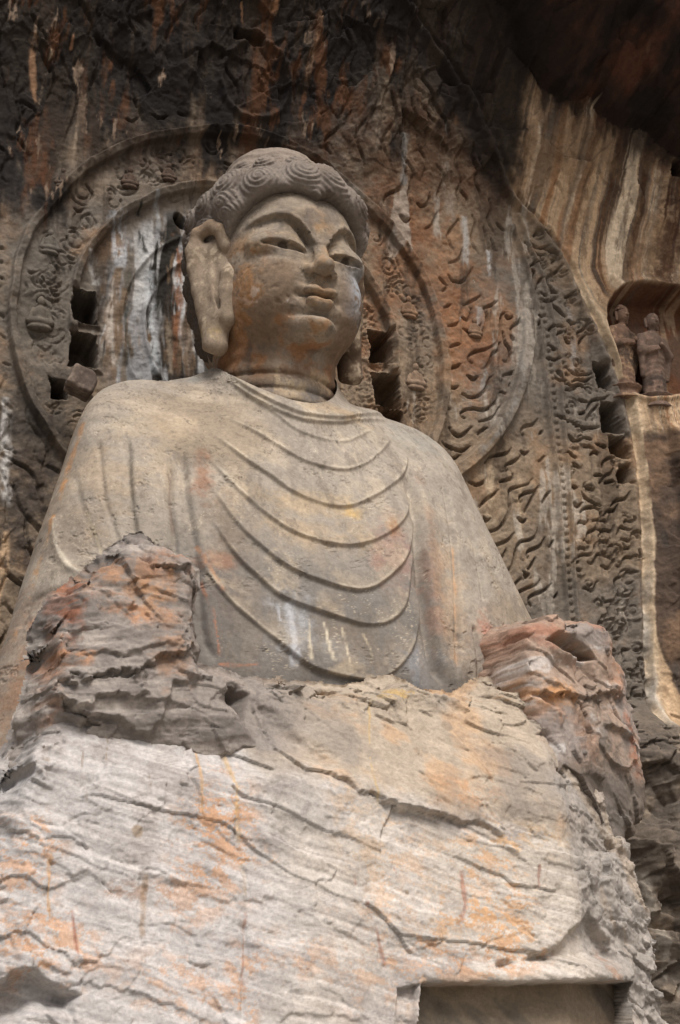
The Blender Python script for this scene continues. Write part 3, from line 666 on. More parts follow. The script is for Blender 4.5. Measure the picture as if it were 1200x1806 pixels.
# ---------------------------------------------------------------- the seated buddha: robe
buddha = empty("buddha_statue", (0, -1.5, 1.0))
tag(buddha, 'giant weathered limestone seated buddha in a draped robe, head turned under waved hair', 'statue')
def lat(px, py, y): p = at(px, py, y); return p
Lp = [(392, 652), (372, 648), (350, 660), (300, 671), (240, 670), (195, 680), (163, 702), (141, 740), (117, 810), (92, 880), (70, 945), (45, 1020), (20, 1100), (-2, 1170), (-38, 1290), (-85, 1420), (-130, 1560), (-180, 1700)]
Rp = [(588, 662), (600, 692), (620, 716), (660, 731), (705, 746), (742, 762), (772, 786), (792, 815), (820, 882), (850, 950), (880, 1016), (903, 1066), (916, 1095), (922, 1140), (926, 1220), (930, 1320), (935, 1460), (940, 1640)]
Cp = [(0.0, -2.62, 11.34), (0, -2.70, 11.05), (0, -2.80, 10.75), (0, -2.95, 10.35), (0, -3.05, 10.0), (0, -3.12, 9.7), (0, -3.2, 9.4), (0, -3.3, 9.05), (0, -3.42, 8.55), (0, -3.5, 8.1), (0, -3.58, 7.65), (0, -3.65, 7.2), (0, -3.7, 6.8), (0, -3.7, 6.4), (0, -3.7, 5.8), (0, -3.7, 5.0), (0, -3.7, 4.0), (0, -3.7, 2.6)]
nS = len(Lp)
yl = np.interp(np.arange(nS), [0, 1, 3, 6, 10, nS - 1], [-1.75, -1.6, -1.35, -1.3, -1.5, -2.0])
Ls = np.array([lat(a, b, y) for (a, b), y in zip(Lp, yl)]); Rs = np.array([lat(a, b, y) for (a, b), y in zip(Rp, yl)]); Cs = np.array(Cp)
NT, NP = 900, 760
def resamp(A):
    B = np.vstack([smooth_line(A[:, :2], 12).T, smooth_line(A[:, 1:], 12)[:, 1]]).T
    return B
A1, A2, A3 = resamp(Ls), resamp(Rs), resamp(Cs)
w_ = np.concatenate([[0], np.cumsum(np.linalg.norm(np.diff(A1, axis=0), axis=1) + np.linalg.norm(np.diff(A3, axis=0), axis=1))]); w_ /= w_[-1]
tt = np.linspace(0, 1, NT)
A1, A2, A3 = [np.stack([np.interp(tt, w_, A[:, k]) for k in range(3)], 1) for A in (A1, A2, A3)]
ph = np.linspace(-0.12 * math.pi, 1.12 * math.pi, NP)
cph, sph = np.cos(ph), np.sin(ph)
tsh = np.interp(np.arange(NT), [0, NT * 0.12, NT * 0.3, NT], [1.0, 0.95, 0.78, 0.72])[:, None]
cc = np.sign(cph) * np.abs(cph) ** 0.86
ss = np.where(sph > 0, np.abs(sph) ** tsh, -np.abs(sph) * 1.2)
wR = 0.5 * (1 + cc)[None, :]
mid = A1[:, None, :] * (1 - wR[..., None]) + A2[:, None, :] * wR[..., None]
fw = np.clip(ss, 0, 1)
BX = mid[..., 0]; ysd = mid[..., 1]
zfw = np.abs(sph)[None, :] ** 1.15 * (sph > 0)
BY = ysd + (A3[:, 1][:, None] - ysd) * fw + np.where(ss < 0, -ss * 3.2, 0)
BZ = mid[..., 2] + (A3[:, 2][:, None] - mid[..., 2]) * zfw
BP = np.stack([BX, BY, BZ], -1)
PB = Picker(BP[::2, ::2])
def fold(pts): return smooth_line(np.array([PB(*p) for p in pts])[:, [0, 2]])
disp = np.zeros(BX.shape)
front = sst(0.02, 0.35, sph)[None, :] * np.ones((NT, 1))
FOLDS = [
 ([(415, 685), (450, 708), (485, 730), (530, 762), (600, 780), (630, 772), (657, 757)], 0.05, 0.5, 0.9),
 ([(380, 725), (450, 762), (490, 787), (540, 813), (600, 828), (640, 818), (670, 797), (692, 768)], 0.07, 0.45, 0.9),
 ([(355, 747), (425, 805), (475, 838), (525, 870), (600, 892), (650, 880), (690, 855), (712, 830), (717, 795)], 0.09, 0.45, 1.0),
 ([(345, 780), (380, 820), (425, 870), (475, 912), (525, 942), (600, 960), (650, 955), (690, 935), (715, 910), (726, 875), (729, 850)], 0.10, 0.45, 1.0),
 ([(345, 815), (380, 866), (415, 920), (460, 965), (515, 1005), (600, 1036), (650, 1037), (690, 1012), (715, 980), (731, 930), (736, 890)], 0.10, 0.45, 1.0),
 ([(345, 865), (375, 920), (415, 980), (450, 1015), (505, 1055), (600, 1090), (645, 1101), (680, 1097), (707, 1075), (720, 1040), (727, 985), (732, 940)], 0.10, 0.42, 1.0),
 ([(330, 935), (360, 1000), (400, 1055), (450, 1100), (500, 1140), (550, 1175), (600, 1191), (650, 1197), (690, 1185), (720, 1150), (737, 1105), (741, 1060), (737, 1010)], 0.10, 0.35, 1.0)]
for pts, A_, w1, k in FOLDS:
    q = fold(pts); s, b, t = line_sd(BX, BZ, q, 0.9); m = b < 0.9
    sm_ = s[m]; tm = t[m]; up = np.where(sm_ < 0, np.exp(-(sm_ / w1) ** 2 * 1.0), np.exp(-(np.maximum(sm_, 0) / 0.034) ** 2))
    ends = sst(0, 0.22, tm) * sst(1.0, 0.9, tm)
    disp[m] += (0.62 * A_ * up * (1 + 0.35 * fbm2(BX[m], BZ[m], 0.9, 3, 305)) + 0.004 * np.exp(-(sm_ / 0.035) ** 2)) * ends
COLLAR = [([(386, 660), (420, 684), (455, 708), (500, 732), (545, 744), (600, 746), (650, 741), (690, 740)], 0.06), ([(400, 655), (430, 682), (470, 708), (510, 727), (550, 737), (600, 740), (640, 736), (672, 734), (690, 737)], 0.06)]
for pts, A_ in COLLAR:
    q = fold(pts); s, b, t = line_sd(BX, BZ, q, 0.6); m = b < 0.6; sm_ = s[m]
    disp[m] += A_ * np.where(sm_ < 0, np.exp(-(sm_ / 0.30) ** 2), np.exp(-(sm_ / 0.035) ** 2)) * sst(1.0, 0.9, t[m]) * sst(0.0, 0.15, t[m])
# grooves and long pleats of the sleeves: (line, depth, groove width, raised side +1/-1/0)
GROOVES = [([(225, 765), (230, 865), (242, 960), (250, 1080)], 0.05, 0.05, 1), ([(300, 815), (302, 890), (307, 945), (310, 990)], 0.06, 0.05, 0), ([(322, 790), (330, 880), (345, 960), (352, 1060), (362, 1130), (388, 1172)], 0.06, 0.06, 1),
 ([(172, 770), (182, 865), (200, 925), (217, 975)], 0.025, 0.04, 1), ([(125, 830), (145, 895), (175, 980)], 0.02, 0.05, 1), ([(95, 905), (100, 960), (118, 995), (148, 1014)], -0.035, 0.06, 0),
 ([(722, 835), (736, 900), (747, 990), (764, 1140), (784, 1220)], 0.12, 0.09, 1), ([(780, 840), (797, 940), (805, 1015), (808, 1100), (806, 1200)], 0.05, 0.04, 1), ([(815, 890), (835, 950), (850, 1020), (855, 1068)], 0.045, 0.04, 1),
 ([(740, 1010), (752, 1120), (770, 1200)], 0.05, 0.05, 0), ([(835, 1100), (845, 1140), (850, 1230)], 0.07, 0.05, 0), ([(30, 1110), (60, 1060), (120, 1035)], 0.04, 0.05, 0)]
for pts, A_, w1, sd_ in GROOVES:
    q = fold(pts); s, b, t = line_sd(BX, BZ, q, 0.6); m = b < 0.6; sm_ = s[m]
    e = sst(0, 0.1, t[m]) * sst(1, 0.9, t[m])
    disp[m] += (-A_ * np.exp(-(sm_ / w1) ** 2) + sd_ * A_ * 0.6 * sst(0.55, 0.0, np.abs(sm_)) * np.tanh(-sm_ / 0.06)) * e
# the chest band between the sleeves stands proud of the hanging sleeve folds
q = fold([(318, 760), (330, 880), (352, 1000), (362, 1100), (385, 1175)])
s, b, t = line_sd(BX, BZ, q, 1.0); m = b < 1.0
disp += front * (0.025 * fbm2(BX, BZ, 0.5, 4, 301) + 0.006 * fbm2(BX, BZ, 2.6, 5, 303, 0.65))
ny = -fw; nx = np.broadcast_to(cph * 0.6, BX.shape)
ln_ = np.sqrt(nx ** 2 + ny ** 2 + 1e-6); 
N0 = grid_normals(BP); BP2 = BP + N0 * disp[..., None]
N_ = grid_normals(BP2)
chip = sst(0.42, 0.62, fbm2(BX, BZ, 2.4, 6, 307, 0.72)); BP2 -= N_ * (0.016 * chip)[..., None]
BP2 -= N_ * (0.007 * fbm3(BP2.reshape(-1, 3), 5.0, 4, 4, 0.65).reshape(BX.shape))[..., None]
# pigment of the robe
D3 = BP2.reshape(-1, 3); bn = fbm2(BX + BY, BZ, 0.5, 5, 311, 0.6); bn2 = fbm2(BX + BY, BZ, 2.0, 5, 313, 0.65)
RC = np.zeros(BX.shape + (3,)); RC[:] = lin(155, 145, 132)
RC = mixc(RC, lin(146, 132, 114), sst(0.0, 0.6, bn)); RC = mixc(RC, lin(168, 154, 136), sst(0.1, 0.7, bn2) * 0.5)
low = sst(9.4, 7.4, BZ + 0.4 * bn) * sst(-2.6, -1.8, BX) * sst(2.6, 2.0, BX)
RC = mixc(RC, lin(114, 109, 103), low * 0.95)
pb = lambda a, b: PB(a, b)
items = [(290, 750, 60, 30, lin(174, 156, 130), 0.45), (285, 810, 22, 60, lin(172, 152, 126), 0.45), (560, 890, 160, 20, lin(180, 156, 122), 0.5), (540, 940, 120, 26, lin(176, 152, 120), 0.5), (620, 905, 14, 14, lin(190, 158, 100), 0.7), (690, 930, 12, 34, lin(150, 108, 62), 0.8),
 (700, 990, 34, 60, lin(150, 116, 104), 0.5), (665, 985, 14, 20, lin(164, 124, 106), 0.5), (420, 1060, 60, 90, lin(112, 102, 94), 0.75), (400, 930, 34, 60, lin(120, 104, 88), 0.6), (360, 830, 20, 50, lin(140, 100, 76), 0.7), (395, 995, 30, 14, lin(154, 110, 84), 0.5),
 (520, 1100, 30, 60, lin(160, 160, 160), 0.8), (560, 1140, 70, 20, lin(150, 146, 140), 0.5), (620, 1140, 80, 50, lin(120, 108, 94), 0.6), (735, 1180, 30, 40, lin(140, 142, 146), 0.6), (770, 1060, 20, 80, lin(136, 104, 86), 0.6), (760, 940, 14, 100, lin(140, 112, 92), 0.5),
 (60, 1180, 40, 100, lin(146, 108, 80), 0.6), (30, 1300, 40, 120, lin(140, 108, 84), 0.6), (70, 1160, 14, 60, lin(170, 104, 68), 0.6), (120, 950, 60, 60, lin(136, 122, 106), 0.6), (170, 840, 60, 90, lin(158, 138, 114), 0.5), (800, 1080, 30, 120, lin(176, 150, 122), 0.5),
 (870, 1140, 40, 60, lin(124, 112, 104), 0.8), (860, 1120, 16, 30, lin(160, 104, 84), 0.6), (680, 770, 90, 40, lin(150, 140, 124), 0.4), (730, 770, 50, 40, lin(140, 138, 130), 0.6), (450, 690, 40, 20, lin(150, 138, 120), 0.5), (590, 730, 60, 14, lin(178, 152, 118), 0.5), (360, 665, 40, 14, lin(140, 138, 130), 0.7)]
RC = blobs(RC, BX, BZ, pb, items, 320, 0.7)
RC = streaks(RC, BX, BZ, pb, [([(147, 742), (125, 810), (104, 880), (90, 930)], 4, lin(192, 140, 90), 0.8), ([(100, 900), (80, 960), (50, 1050), (20, 1140)], 4, lin(186, 140, 96), 0.6), ([(300, 820), (302, 890), (308, 945)], 6, lin(118, 104, 92), 0.8),
 ([(512, 1060), (516, 1120), (520, 1180)], 9, lin(176, 176, 178), 0.9), ([(545, 1090), (548, 1140), (550, 1170)], 5, lin(196, 184, 162), 0.9), ([(575, 1095), (582, 1140), (588, 1172)], 4, lin(198, 186, 164), 0.9), ([(600, 1105), (612, 1150), (618, 1180)], 4, lin(194, 180, 156), 0.85), ([(640, 1115), (652, 1150), (655, 1175)], 3, lin(180, 166, 142), 0.8),
 ([(490, 1070), (492, 1100)], 7, lin(168, 168, 170), 0.8), ([(350, 1020), (375, 1090), (390, 1160)], 5, lin(172, 118, 90), 0.6), ([(385, 1170), (420, 1172), (455, 1172)], 4, lin(176, 120, 92), 0.7), ([(345, 960), (370, 1010), (395, 1050)], 4, lin(180, 130, 94), 0.6), ([(750, 960), (760, 1060), (775, 1170)], 5, lin(120, 100, 88), 0.6), ([(800, 960), (806, 1060), (806, 1180)], 4, lin(180, 138, 100), 0.6),
 ([(228, 770), (232, 860), (243, 950)], 5, lin(122, 112, 98), 0.7), ([(150, 900), (180, 980)], 4, lin(190, 176, 150), 0.5), ([(97, 910), (102, 962), (120, 997), (146, 1012)], 4, lin(196, 186, 168), 0.75)], 340)
raised_l = sst(0.02, 0.09, disp) * sst(0.1, 0.5, bn2 + 0.2)
RC = mixc(RC, lin(192, 172, 142), raised_l * 0.3)  # paler in broken patches where the folds stand raised
st_ = fbm2(BX * 3.0, BZ * 0.5, 1.0, 5, 316, 0.65); RC = mixc(RC, lin(132, 122, 110), sst(0.15, 0.6, st_) * 0.4); hl = np.abs(fbm2(BX, BZ, 0.9, 6, 317, 0.62)); RC = mixc(RC, lin(104, 92, 80), sst(0.02, 0.0, hl) * sst(-0.2, 0.4, bn) * 0.8); hl2 = np.abs(fbm2(BX * 1.6, BZ, 0.7, 6, 318, 0.66)); RC = mixc(RC, lin(196, 182, 160), sst(0.012, 0.0, hl2) * sst(-0.1, 0.4, -bn) * 0.6); RC = mixc(RC, lin(118, 108, 97), sst(0.35, 0.6, fbm2(BX * 2.2, BZ * 1.2, 1.6, 6, 319, 0.75)) * 0.5)
RC *= (1 + 0.13 * bn2 + 0.06 * fbm2(BX, BZ, 7.0, 3, 315))[..., None]
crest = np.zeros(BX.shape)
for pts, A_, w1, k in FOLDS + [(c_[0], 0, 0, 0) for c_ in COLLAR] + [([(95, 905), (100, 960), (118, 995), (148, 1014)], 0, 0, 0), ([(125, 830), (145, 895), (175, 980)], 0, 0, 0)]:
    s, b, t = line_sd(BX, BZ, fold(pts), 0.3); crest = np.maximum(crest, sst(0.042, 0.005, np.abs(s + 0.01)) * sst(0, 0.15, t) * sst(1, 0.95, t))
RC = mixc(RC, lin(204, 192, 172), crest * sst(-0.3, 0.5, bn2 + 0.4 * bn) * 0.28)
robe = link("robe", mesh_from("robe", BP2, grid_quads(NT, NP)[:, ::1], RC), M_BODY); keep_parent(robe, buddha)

# ---------------------------------------------------------------- head (x right, y towards the viewer, z up; origin in the middle of the hair)
HEAD_O = np.array([0.0, -1.5, 14.7])
def head_sd(P):
    x, y, z = P[:, 0], P[:, 1], P[:, 2]; ax = np.abs(x); PA = np.stack([ax, y, z], 1)
    zz = z + 0.88
    q = (ax / 1.21) ** 2.3 + (np.abs(y) / 1.66) ** 2.3
    k = (q ** (2.8 / 2.3) + (np.abs(zz) / 1.66) ** 2.8) ** (1 / 2.8)
    d = (k - 1) * 1.45
    d = smin(d, ell(PA, (0.52, 0.84, -1.5), (0.53, 0.67, 0.58)), 0.35)          # cheeks
    d = smin(d, ell(PA, (0, 1.34, -2.12), (0.38, 0.44, 0.25)), 0.22)               # chin
    fr = sst(0.5, 1.0, y)
    # brows: a crisp arch with the orbit sunk beneath it
    zb = np.interp(ax, [0, 0.14, 0.24, 0.36, 0.5, 0.68, 0.85, 1.0, 1.15, 1.3], [-0.80, -0.70, -0.52, -0.36, -0.25, -0.21, -0.24, -0.32, -0.45, -0.62])
    g = zb - z
    orb = sst(-0.012, 0.04, g) * np.exp(-np.maximum(g, 0) / 0.34) * sst(0.05, 0.22, ax) * sst(1.12, 0.72, ax)
    d = d + fr * (0.10 + 0.13 * sst(0.55, 0.2, ax)) * orb
    d = d - fr * 0.035 * np.exp(-((g + 0.04) / 0.07) ** 2) * sst(1.2, 0.9, ax)
    # eyeballs under heavy lids
    d = smin(d, ell(PA, (0.57, 1.13, -0.74), (0.50, 0.37, 0.31)), 0.10)
    e = np.clip((ax - 0.19) / 0.74, 0, 1); ends = 4 * e * (1 - e)
    chord = -0.87 + 0.10 * e
    zu = chord + 0.08 * ends ** 0.8; zl = chord - 0.03 * ends
    em = fr * sst(0.17, 0.23, ax) * sst(0.97, 0.90, ax)
    d = d + em * 0.075 * sst(0.012, -0.02, z - zu) * sst(-0.045, 0.02, z - zl)
    d = d - em * 0.05 * sst(-0.014, 0.008, z - zu) * np.exp(-np.maximum(z - zu, 0) / 0.14)                   # lid edge
    d = d - em * 0.006 * np.exp(-((z - zl + 0.03) / 0.03) ** 2)                   # lower lid
    d = d + em * 0.012 * np.exp(-((z - zl + 0.17) / 0.06) ** 2)
    ir = np.hypot(ax - 0.58, (z - 0.5 * (zu + zl)))
    d = d + em * 0.012 * np.exp(-((ir - 0.08) / 0.018) ** 2)
    # nose
    nb = cone(PA, (0.0, 1.53, -0.60), (0.0, 1.76, -1.16), 0.105, 0.15)
    nb = smin(nb, ell(PA, (0.0, 1.77, -1.19), (0.17, 0.24, 0.15)), 0.08)
    nb = smin(nb, ell(PA, (0.195, 1.58, -1.23), (0.12, 0.20, 0.115)), 0.07)
    nb = smax(nb, -(z + 1.33), 0.03)
    nb = smax(nb, -cone(PA, (0.13, 1.60, -1.40), (0.12, 1.68, -1.29), 0.09, 0.05), 0.03)
    d = smin(d, nb, 0.06)
    # mouth
    mz = -1.70 + 0.055 * (ax / 0.36) ** 2 - 0.035 * np.exp(-(ax / 0.09) ** 2)
    d = smin(d, ell(PA, (0.0, 1.40, -1.70), (0.46, 0.25, 0.30)), 0.14)
    up_l = ell(np.stack([ax, y, z - 0.30 * (ax - 0.12) ** 2], 1), (0.11, 1.655, -1.61), (0.21, 0.17, 0.10))
    lo_l = ell(np.stack([ax, y, z - 0.55 * ax ** 2], 1), (0.0, 1.645, -1.80), (0.245, 0.18, 0.125))
    d = smin(d, up_l, 0.012); d = smin(d, lo_l, 0.014)
    d = d + fr * 0.09 * np.exp(-((z - mz) / 0.03) ** 2) * sst(0.36, 0.27, ax)
    d = d + fr * 0.08 * np.exp(-((ax - 0.355) / 0.07) ** 2 - ((z + 1.66) / 0.09) ** 2)
    d = d + fr * 0.035 * np.exp(-(ax / 0.06) ** 2) * sst(-1.62, -1.55, z) * sst(-1.38, -1.46, z)
    d = d + fr * 0.085 * np.exp(-(ax / 0.30) ** 2 - ((z + 1.99) / 0.07) ** 2)
    d = d + fr * 0.03 * np.exp(-((ax - 0.40 - 0.25 * (-1.4 - z)) / 0.10) ** 2) * sst(-1.85, -1.7, z) * sst(-1.25, -1.45, z)
    # jaw line, neck with three rings
    zt = z + 0.10 * y
    ring = 0.035 * (np.exp(-((zt + 2.72) / 0.035) ** 2) + np.exp(-((zt + 2.98) / 0.035) ** 2) + np.exp(-((zt + 3.22) / 0.035) ** 2))
    fl = 0.10 * sst(-2.9, -3.6, z)
    nk = np.maximum(np.hypot(x, (y - 0.02) * 0.96) - 1.0 - fl - 0.03 * np.cos((zt + 2.85) * 2 * math.pi / 0.25) * 0.35 + ring, -(z + 4.0))
    nk = np.maximum(nk, z + 1.2)
    d = smin(d, nk, 0.12)
    return d

def zh_of(al):
    dg = np.degrees(al)
    return np.interp(dg, [0, 5, 14, 28, 42, 52, 60, 67, 73, 78, 84, 90, 180], [0.17, 0.26, 0.33, 0.27, 0.10, -0.10, -0.32, -0.50, -0.62, -0.9, -1.6, -2.15, -2.3])
curl_c = []
crng = np.random.default_rng(5)
for lon in range(-84, 85, 24):
    curl_c.append((lon + crng.uniform(-5, 5), float(zh_of(np.array([math.radians(abs(lon))]))[0]) + 0.34 + crng.uniform(-0.06, 0.06), crng.uniform(0.34, 0.46)))
for lon in range(-96, 100, 27):
    curl_c.append((lon + 6, float(zh_of(np.array([math.radians(abs(lon + 6))]))[0]) * 0.6 + 0.86 + crng.uniform(-0.07, 0.07), crng.uniform(0.28, 0.42)))
for lon in range(-150, -60, 22):
    for z in (-1.7, -1.2, -0.7, -0.2, 0.3): curl_c.append((lon, z + crng.uniform(-0.1, 0.1), 0.32)); curl_c.append((-lon, z + crng.uniform(-0.1, 0.1), 0.32))
for lon in range(-90, 100, 30): curl_c.append((lon, 1.3, 0.3))
CURL = np.array(curl_c)
def hair_sd(P, detail=True):
    x, y, z = P[:, 0], P[:, 1], P[:, 2]; al = np.arctan2(np.abs(x), y)
    cz_ = np.where(z > 0.15, 1.27, 3.2)
    q = np.stack([x / 1.51, (y + 0.02) / 1.72, (z - 0.15) / cz_], 1); k0 = np.sqrt((q * q).sum(1))
    d = (k0 - 1) * 1.5
    if detail:
        lon = np.arctan2(x, y) + 0.05 * n3(P * 2.3, 3); s = lon * 1.62; z0_ = z; z = z + 0.07 * n3(P * 2.1, 5)
        best = np.full(len(P), 9.0); rr = np.ones(len(P)); th = np.zeros(len(P)); sz = np.ones(len(P))
        for lo, zc_, R in CURL:
            dx = s - math.radians(lo) * 1.62; dz = z - zc_; r = np.hypot(dx * 0.95, dz * 1.1); u = r / R; m = u < best
            best = np.where(m, u, best); rr = np.where(m, r, rr); th = np.where(m, np.arctan2(dz, dx * (1 if lo > 0 else -1)), th)
        env = sst(1.55, 1.25, z) * sst(1.5, 1.0, best)
        d = d - env * (0.10 * np.clip(1 - best ** 2, -0.6, 1) + 0.009 * np.cos(2 * math.pi * rr / 0.085 - 0.6 * th + 2.5 * n3(P * 1.7, 9)) * 1.35 * sst(-1.3, -0.5, n3(P * 1.3, 11)) * sst(0.0, 0.3, best))
        z = z0_
        d = d - 0.015 * sst(1.25, 1.5, z) * np.cos(z * 40 + 2 * np.sin(lon * 5))
    d = d + 0.34 * np.exp(-((np.abs(x) - 1.42) / 0.4) ** 2 - ((y - 0.45) / 0.5) ** 2 - ((z + 0.50) / 0.55) ** 2)
    g = z - zh_of(al)
    d = smax(d, -g * 0.85, 0.14)
    d = np.maximum(d, -(y + 1.7))
    us = ell(P, (0, -0.12, 1.22), (0.93, 0.93, 0.66))
    if detail: us = us - 0.012 * np.cos(z * 34 + 1.5 * np.sin(np.arctan2(x, y) * 6))
    d = smin(d, us, 0.09)
    return d

def ear_sd(P):
    P = P + np.array([0.21, 0.08, 0.22]); x, y, z = P[:, 0], P[:, 1], P[:, 2]
    rim = [((1.40, 0.60, -0.28), 0.10), ((1.50, 0.58, 0.00), 0.11), ((1.58, 0.40, 0.13), 0.12), ((1.74, 0.20, 0.04), 0.11), ((1.80, 0.12, -0.25), 0.105), ((1.76, 0.14, -0.6), 0.10), ((1.67, 0.20, -1.0), 0.10), ((1.57, 0.28, -1.4), 0.13), ((1.47, 0.34, -1.8), 0.17)]
    d = None
    for (a, ra), (b, rb) in zip(rim[:-1], rim[1:]):
        c = cone(P, a, b, ra, rb); d = c if d is None else smin(d, c, 0.05)
    fr_ = [((1.30, 0.62, -0.62), 0.05), ((1.35, 0.72, -0.90), 0.12), ((1.36, 0.68, -1.15), 0.17), ((1.40, 0.52, -1.55), 0.17), ((1.44, 0.42, -1.9), 0.17)]
    for (a, ra), (b, rb) in zip(fr_[:-1], fr_[1:]): d = smin(d, cone(P, a, b, ra, rb), 0.06)
    d = smin(d, ell(P, (1.40, 0.28, -0.75), (0.20, 0.26, 0.85)), 0.07)
    for zz_, o_ in ((-0.25, 0.16), (-0.45, 0.18), (-0.65, 0.13), (-0.85, 0.06), (-1.05, 0.02), (-1.25, 0.0), (-1.45, 0.0), (-1.65, 0.0)):
        bx = float(np.interp(-zz_, [0.25, 0.6, 1.0, 1.4, 1.8], [1.80, 1.76, 1.67, 1.57, 1.49])); by = float(np.interp(-zz_, [0.25, 1.0, 1.8], [0.12, 0.2, 0.36]))
        d = smin(d, cone(P, (1.36 - o_ * 0.6, 0.66 - o_, zz_), (bx - o_ * 0.6, by, zz_), 0.13, 0.11), 0.16)
    lobe = cone(P, (1.47, 0.40, -1.6), (1.47, 0.44, -2.05), 0.19, 0.215)
    d = smax(d, -cone(P, (1.62, 0.56, -0.50), (1.47, 0.66, -1.50), 0.10, 0.05), 0.06)
    lobe = smax(lobe, (-z * 0.86 - 0.5 * y + 0.1 * x) - 1.84, 0.05)
    d = smin(d, lobe, 0.08)
    return d

HM = Matrix.Translation(Vector(HEAD_O)) @ Matrix(((1, 0, 0, 0), (0, -1, 0, 0), (0, 0, 1, 0), (0, 0, 0, 1)))
HYAW = math.radians(6.5)
def head_world(V):
    c, s_ = math.cos(HYAW), math.sin(HYAW); x = V[:, 0] * c + V[:, 1] * s_; y = V[:, 1] * c - V[:, 0] * s_
    return np.stack([x, -y, V[:, 2]], 1) + HEAD_O

hc = lambda V, s, seed, o=5, g=0.6: fbm3(V, s, o, seed, g)
V, Qh = surface_net(head_sd, (-1.75, -1.75, -4.0), (1.75, 2.25, 0.95), 0.045, 1)
V0 = V.copy(); Nn = normals(V, Qh)
V = V + Nn * (0.010 * hc(V, 3.0, 1) + 0.005 * hc(V, 14.0, 3, 3) - 0.014 * sst(0.35, 0.6, hc(V, 6.0, 43, 4, 0.7)))[:, None]
x, y, z = V0.T; ax = np.abs(x); a1 = hc(V0, 0.9, 5); a2 = hc(V0, 3.0, 7); a3 = hc(V0, 9.0, 9, 4)
K = np.zeros_like(V); K[:] = lin(142, 129, 113)
K = mixc(K, lin(112, 102, 91), sst(-0.1, 0.45, a2) * 0.8); K = mixc(K, lin(164, 140, 110), sst(0.2, 0.7, a1) * 0.6)
org = lin(150, 104, 66)
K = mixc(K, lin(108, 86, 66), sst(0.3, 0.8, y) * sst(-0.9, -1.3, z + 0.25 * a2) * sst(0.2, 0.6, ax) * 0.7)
K = mixc(K, org, sst(-1.75, -2.25, z + 0.25 * a1 - 0.28 * (ax - 0.5)) * sst(-3.0, -2.5, z) * sst(-0.2, 0.5, a2 + 0.1) * 0.7)
K = mixc(K, lin(96, 66, 42), sst(-2.2, -2.45, z + 0.1 * a2) * sst(-2.95, -2.7, z) * sst(-0.1, 0.5, a1 + 0.3 * a2) * 0.7)
K = mixc(K, lin(146, 108, 72), np.exp(-((x + 1.05) / 0.22) ** 2) * sst(-0.3, -0.9, z) * sst(-0.1, 0.4, a2 + 0.1) * sst(-2.5, -1.9, z) * 0.8)
K = mixc(K, lin(158, 164, 170), np.exp(-((x - 0.86) / 0.24) ** 2 - ((z + 1.28) / 0.42) ** 2) * sst(-0.45, 0.1, a2 + 0.3 * a3 + 0.1) * sst(0.4, 0.9, y))
K = mixc(K, lin(150, 154, 158), np.exp(-((x - 0.75) / 0.3) ** 2 - ((z + 2.05) / 0.3) ** 2) * sst(-0.05, 0.3, a2 + 0.2 * a3) * 0.8)
K = mixc(K, lin(190, 188, 182), sst(0.42, 0.56, a2 + 0.45 * a3) * np.exp(-((x + 0.55) / 0.4) ** 2 - ((z + 1.6) / 0.4) ** 2) * 0.8)
K = mixc(K, lin(150, 116, 80), np.exp(-(x / 0.3) ** 2) * sst(1.5, 1.65, y) * sst(-0.2, 0.4, a2 + 0.3) * 0.6)
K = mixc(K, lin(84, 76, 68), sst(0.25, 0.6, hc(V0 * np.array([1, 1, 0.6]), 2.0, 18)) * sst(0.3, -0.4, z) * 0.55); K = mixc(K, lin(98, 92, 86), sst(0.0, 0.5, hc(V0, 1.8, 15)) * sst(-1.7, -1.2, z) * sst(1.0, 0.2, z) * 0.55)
K = mixc(K, lin(176, 154, 124), sst(0.1, 0.45, hc(V0 * np.array([1, 1, 0.4]), 3.2, 17)) * sst(-2.55, -2.75, z) * 0.55)
K = mixc(K, lin(120, 116, 112), sst(-2.9, -3.2, z + 0.1 * a2) * sst(-0.2, 0.4, a2) * 0.7)
e_ = np.clip((ax - 0.19) / 0.74, 0, 1); en_ = 4 * e_ * (1 - e_); zc_ = -0.87 + 0.10 * e_ + 0.025 * en_; K = mixc(K, lin(66, 57, 48), sst(0.10, 0.07, np.hypot(ax - 0.58, (z - zc_) * 1.2)) * sst(0.065, 0.045, np.abs(z - zc_)) * (y > 0.9) * 0.9)
hk = np.abs(hc(V0, 1.3, 41, 5, 0.62)); K = mixc(K, lin(88, 78, 68), sst(0.016, 0.0, hk) * 0.7)
K *= (1 + 0.17 * a3 + 0.10 * a2)[:, None]
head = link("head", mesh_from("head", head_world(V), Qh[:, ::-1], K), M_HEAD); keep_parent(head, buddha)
V, Qh = surface_net(hair_sd, (-2.05, -1.8, -2.5), (2.05, 2.15, 2.25), 0.04, 1)
V0 = V.copy(); Nn = normals(V, Qh); V = V + Nn * (0.012 * hc(V, 4.0, 21) + 0.006 * hc(V, 15.0, 23, 3))[:, None]
a2 = hc(V0, 2.5, 25); a3 = hc(V0, 9.0, 27, 4)
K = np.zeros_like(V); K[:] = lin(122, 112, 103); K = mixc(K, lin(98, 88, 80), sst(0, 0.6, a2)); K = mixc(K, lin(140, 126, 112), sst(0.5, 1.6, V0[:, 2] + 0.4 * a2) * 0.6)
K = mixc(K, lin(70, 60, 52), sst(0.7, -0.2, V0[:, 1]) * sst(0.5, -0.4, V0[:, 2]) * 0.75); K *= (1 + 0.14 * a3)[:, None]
hair = link("hair", mesh_from("hair", head_world(V), Qh[:, ::-1], K), M_HEAD); keep_parent(hair, buddha); hair.parent = head; hair.matrix_parent_inverse = Matrix()
V, Qh = surface_net(ear_sd, (0.85, -0.42, -2.65), (1.9, 0.98, 0.22), 0.036, 1)
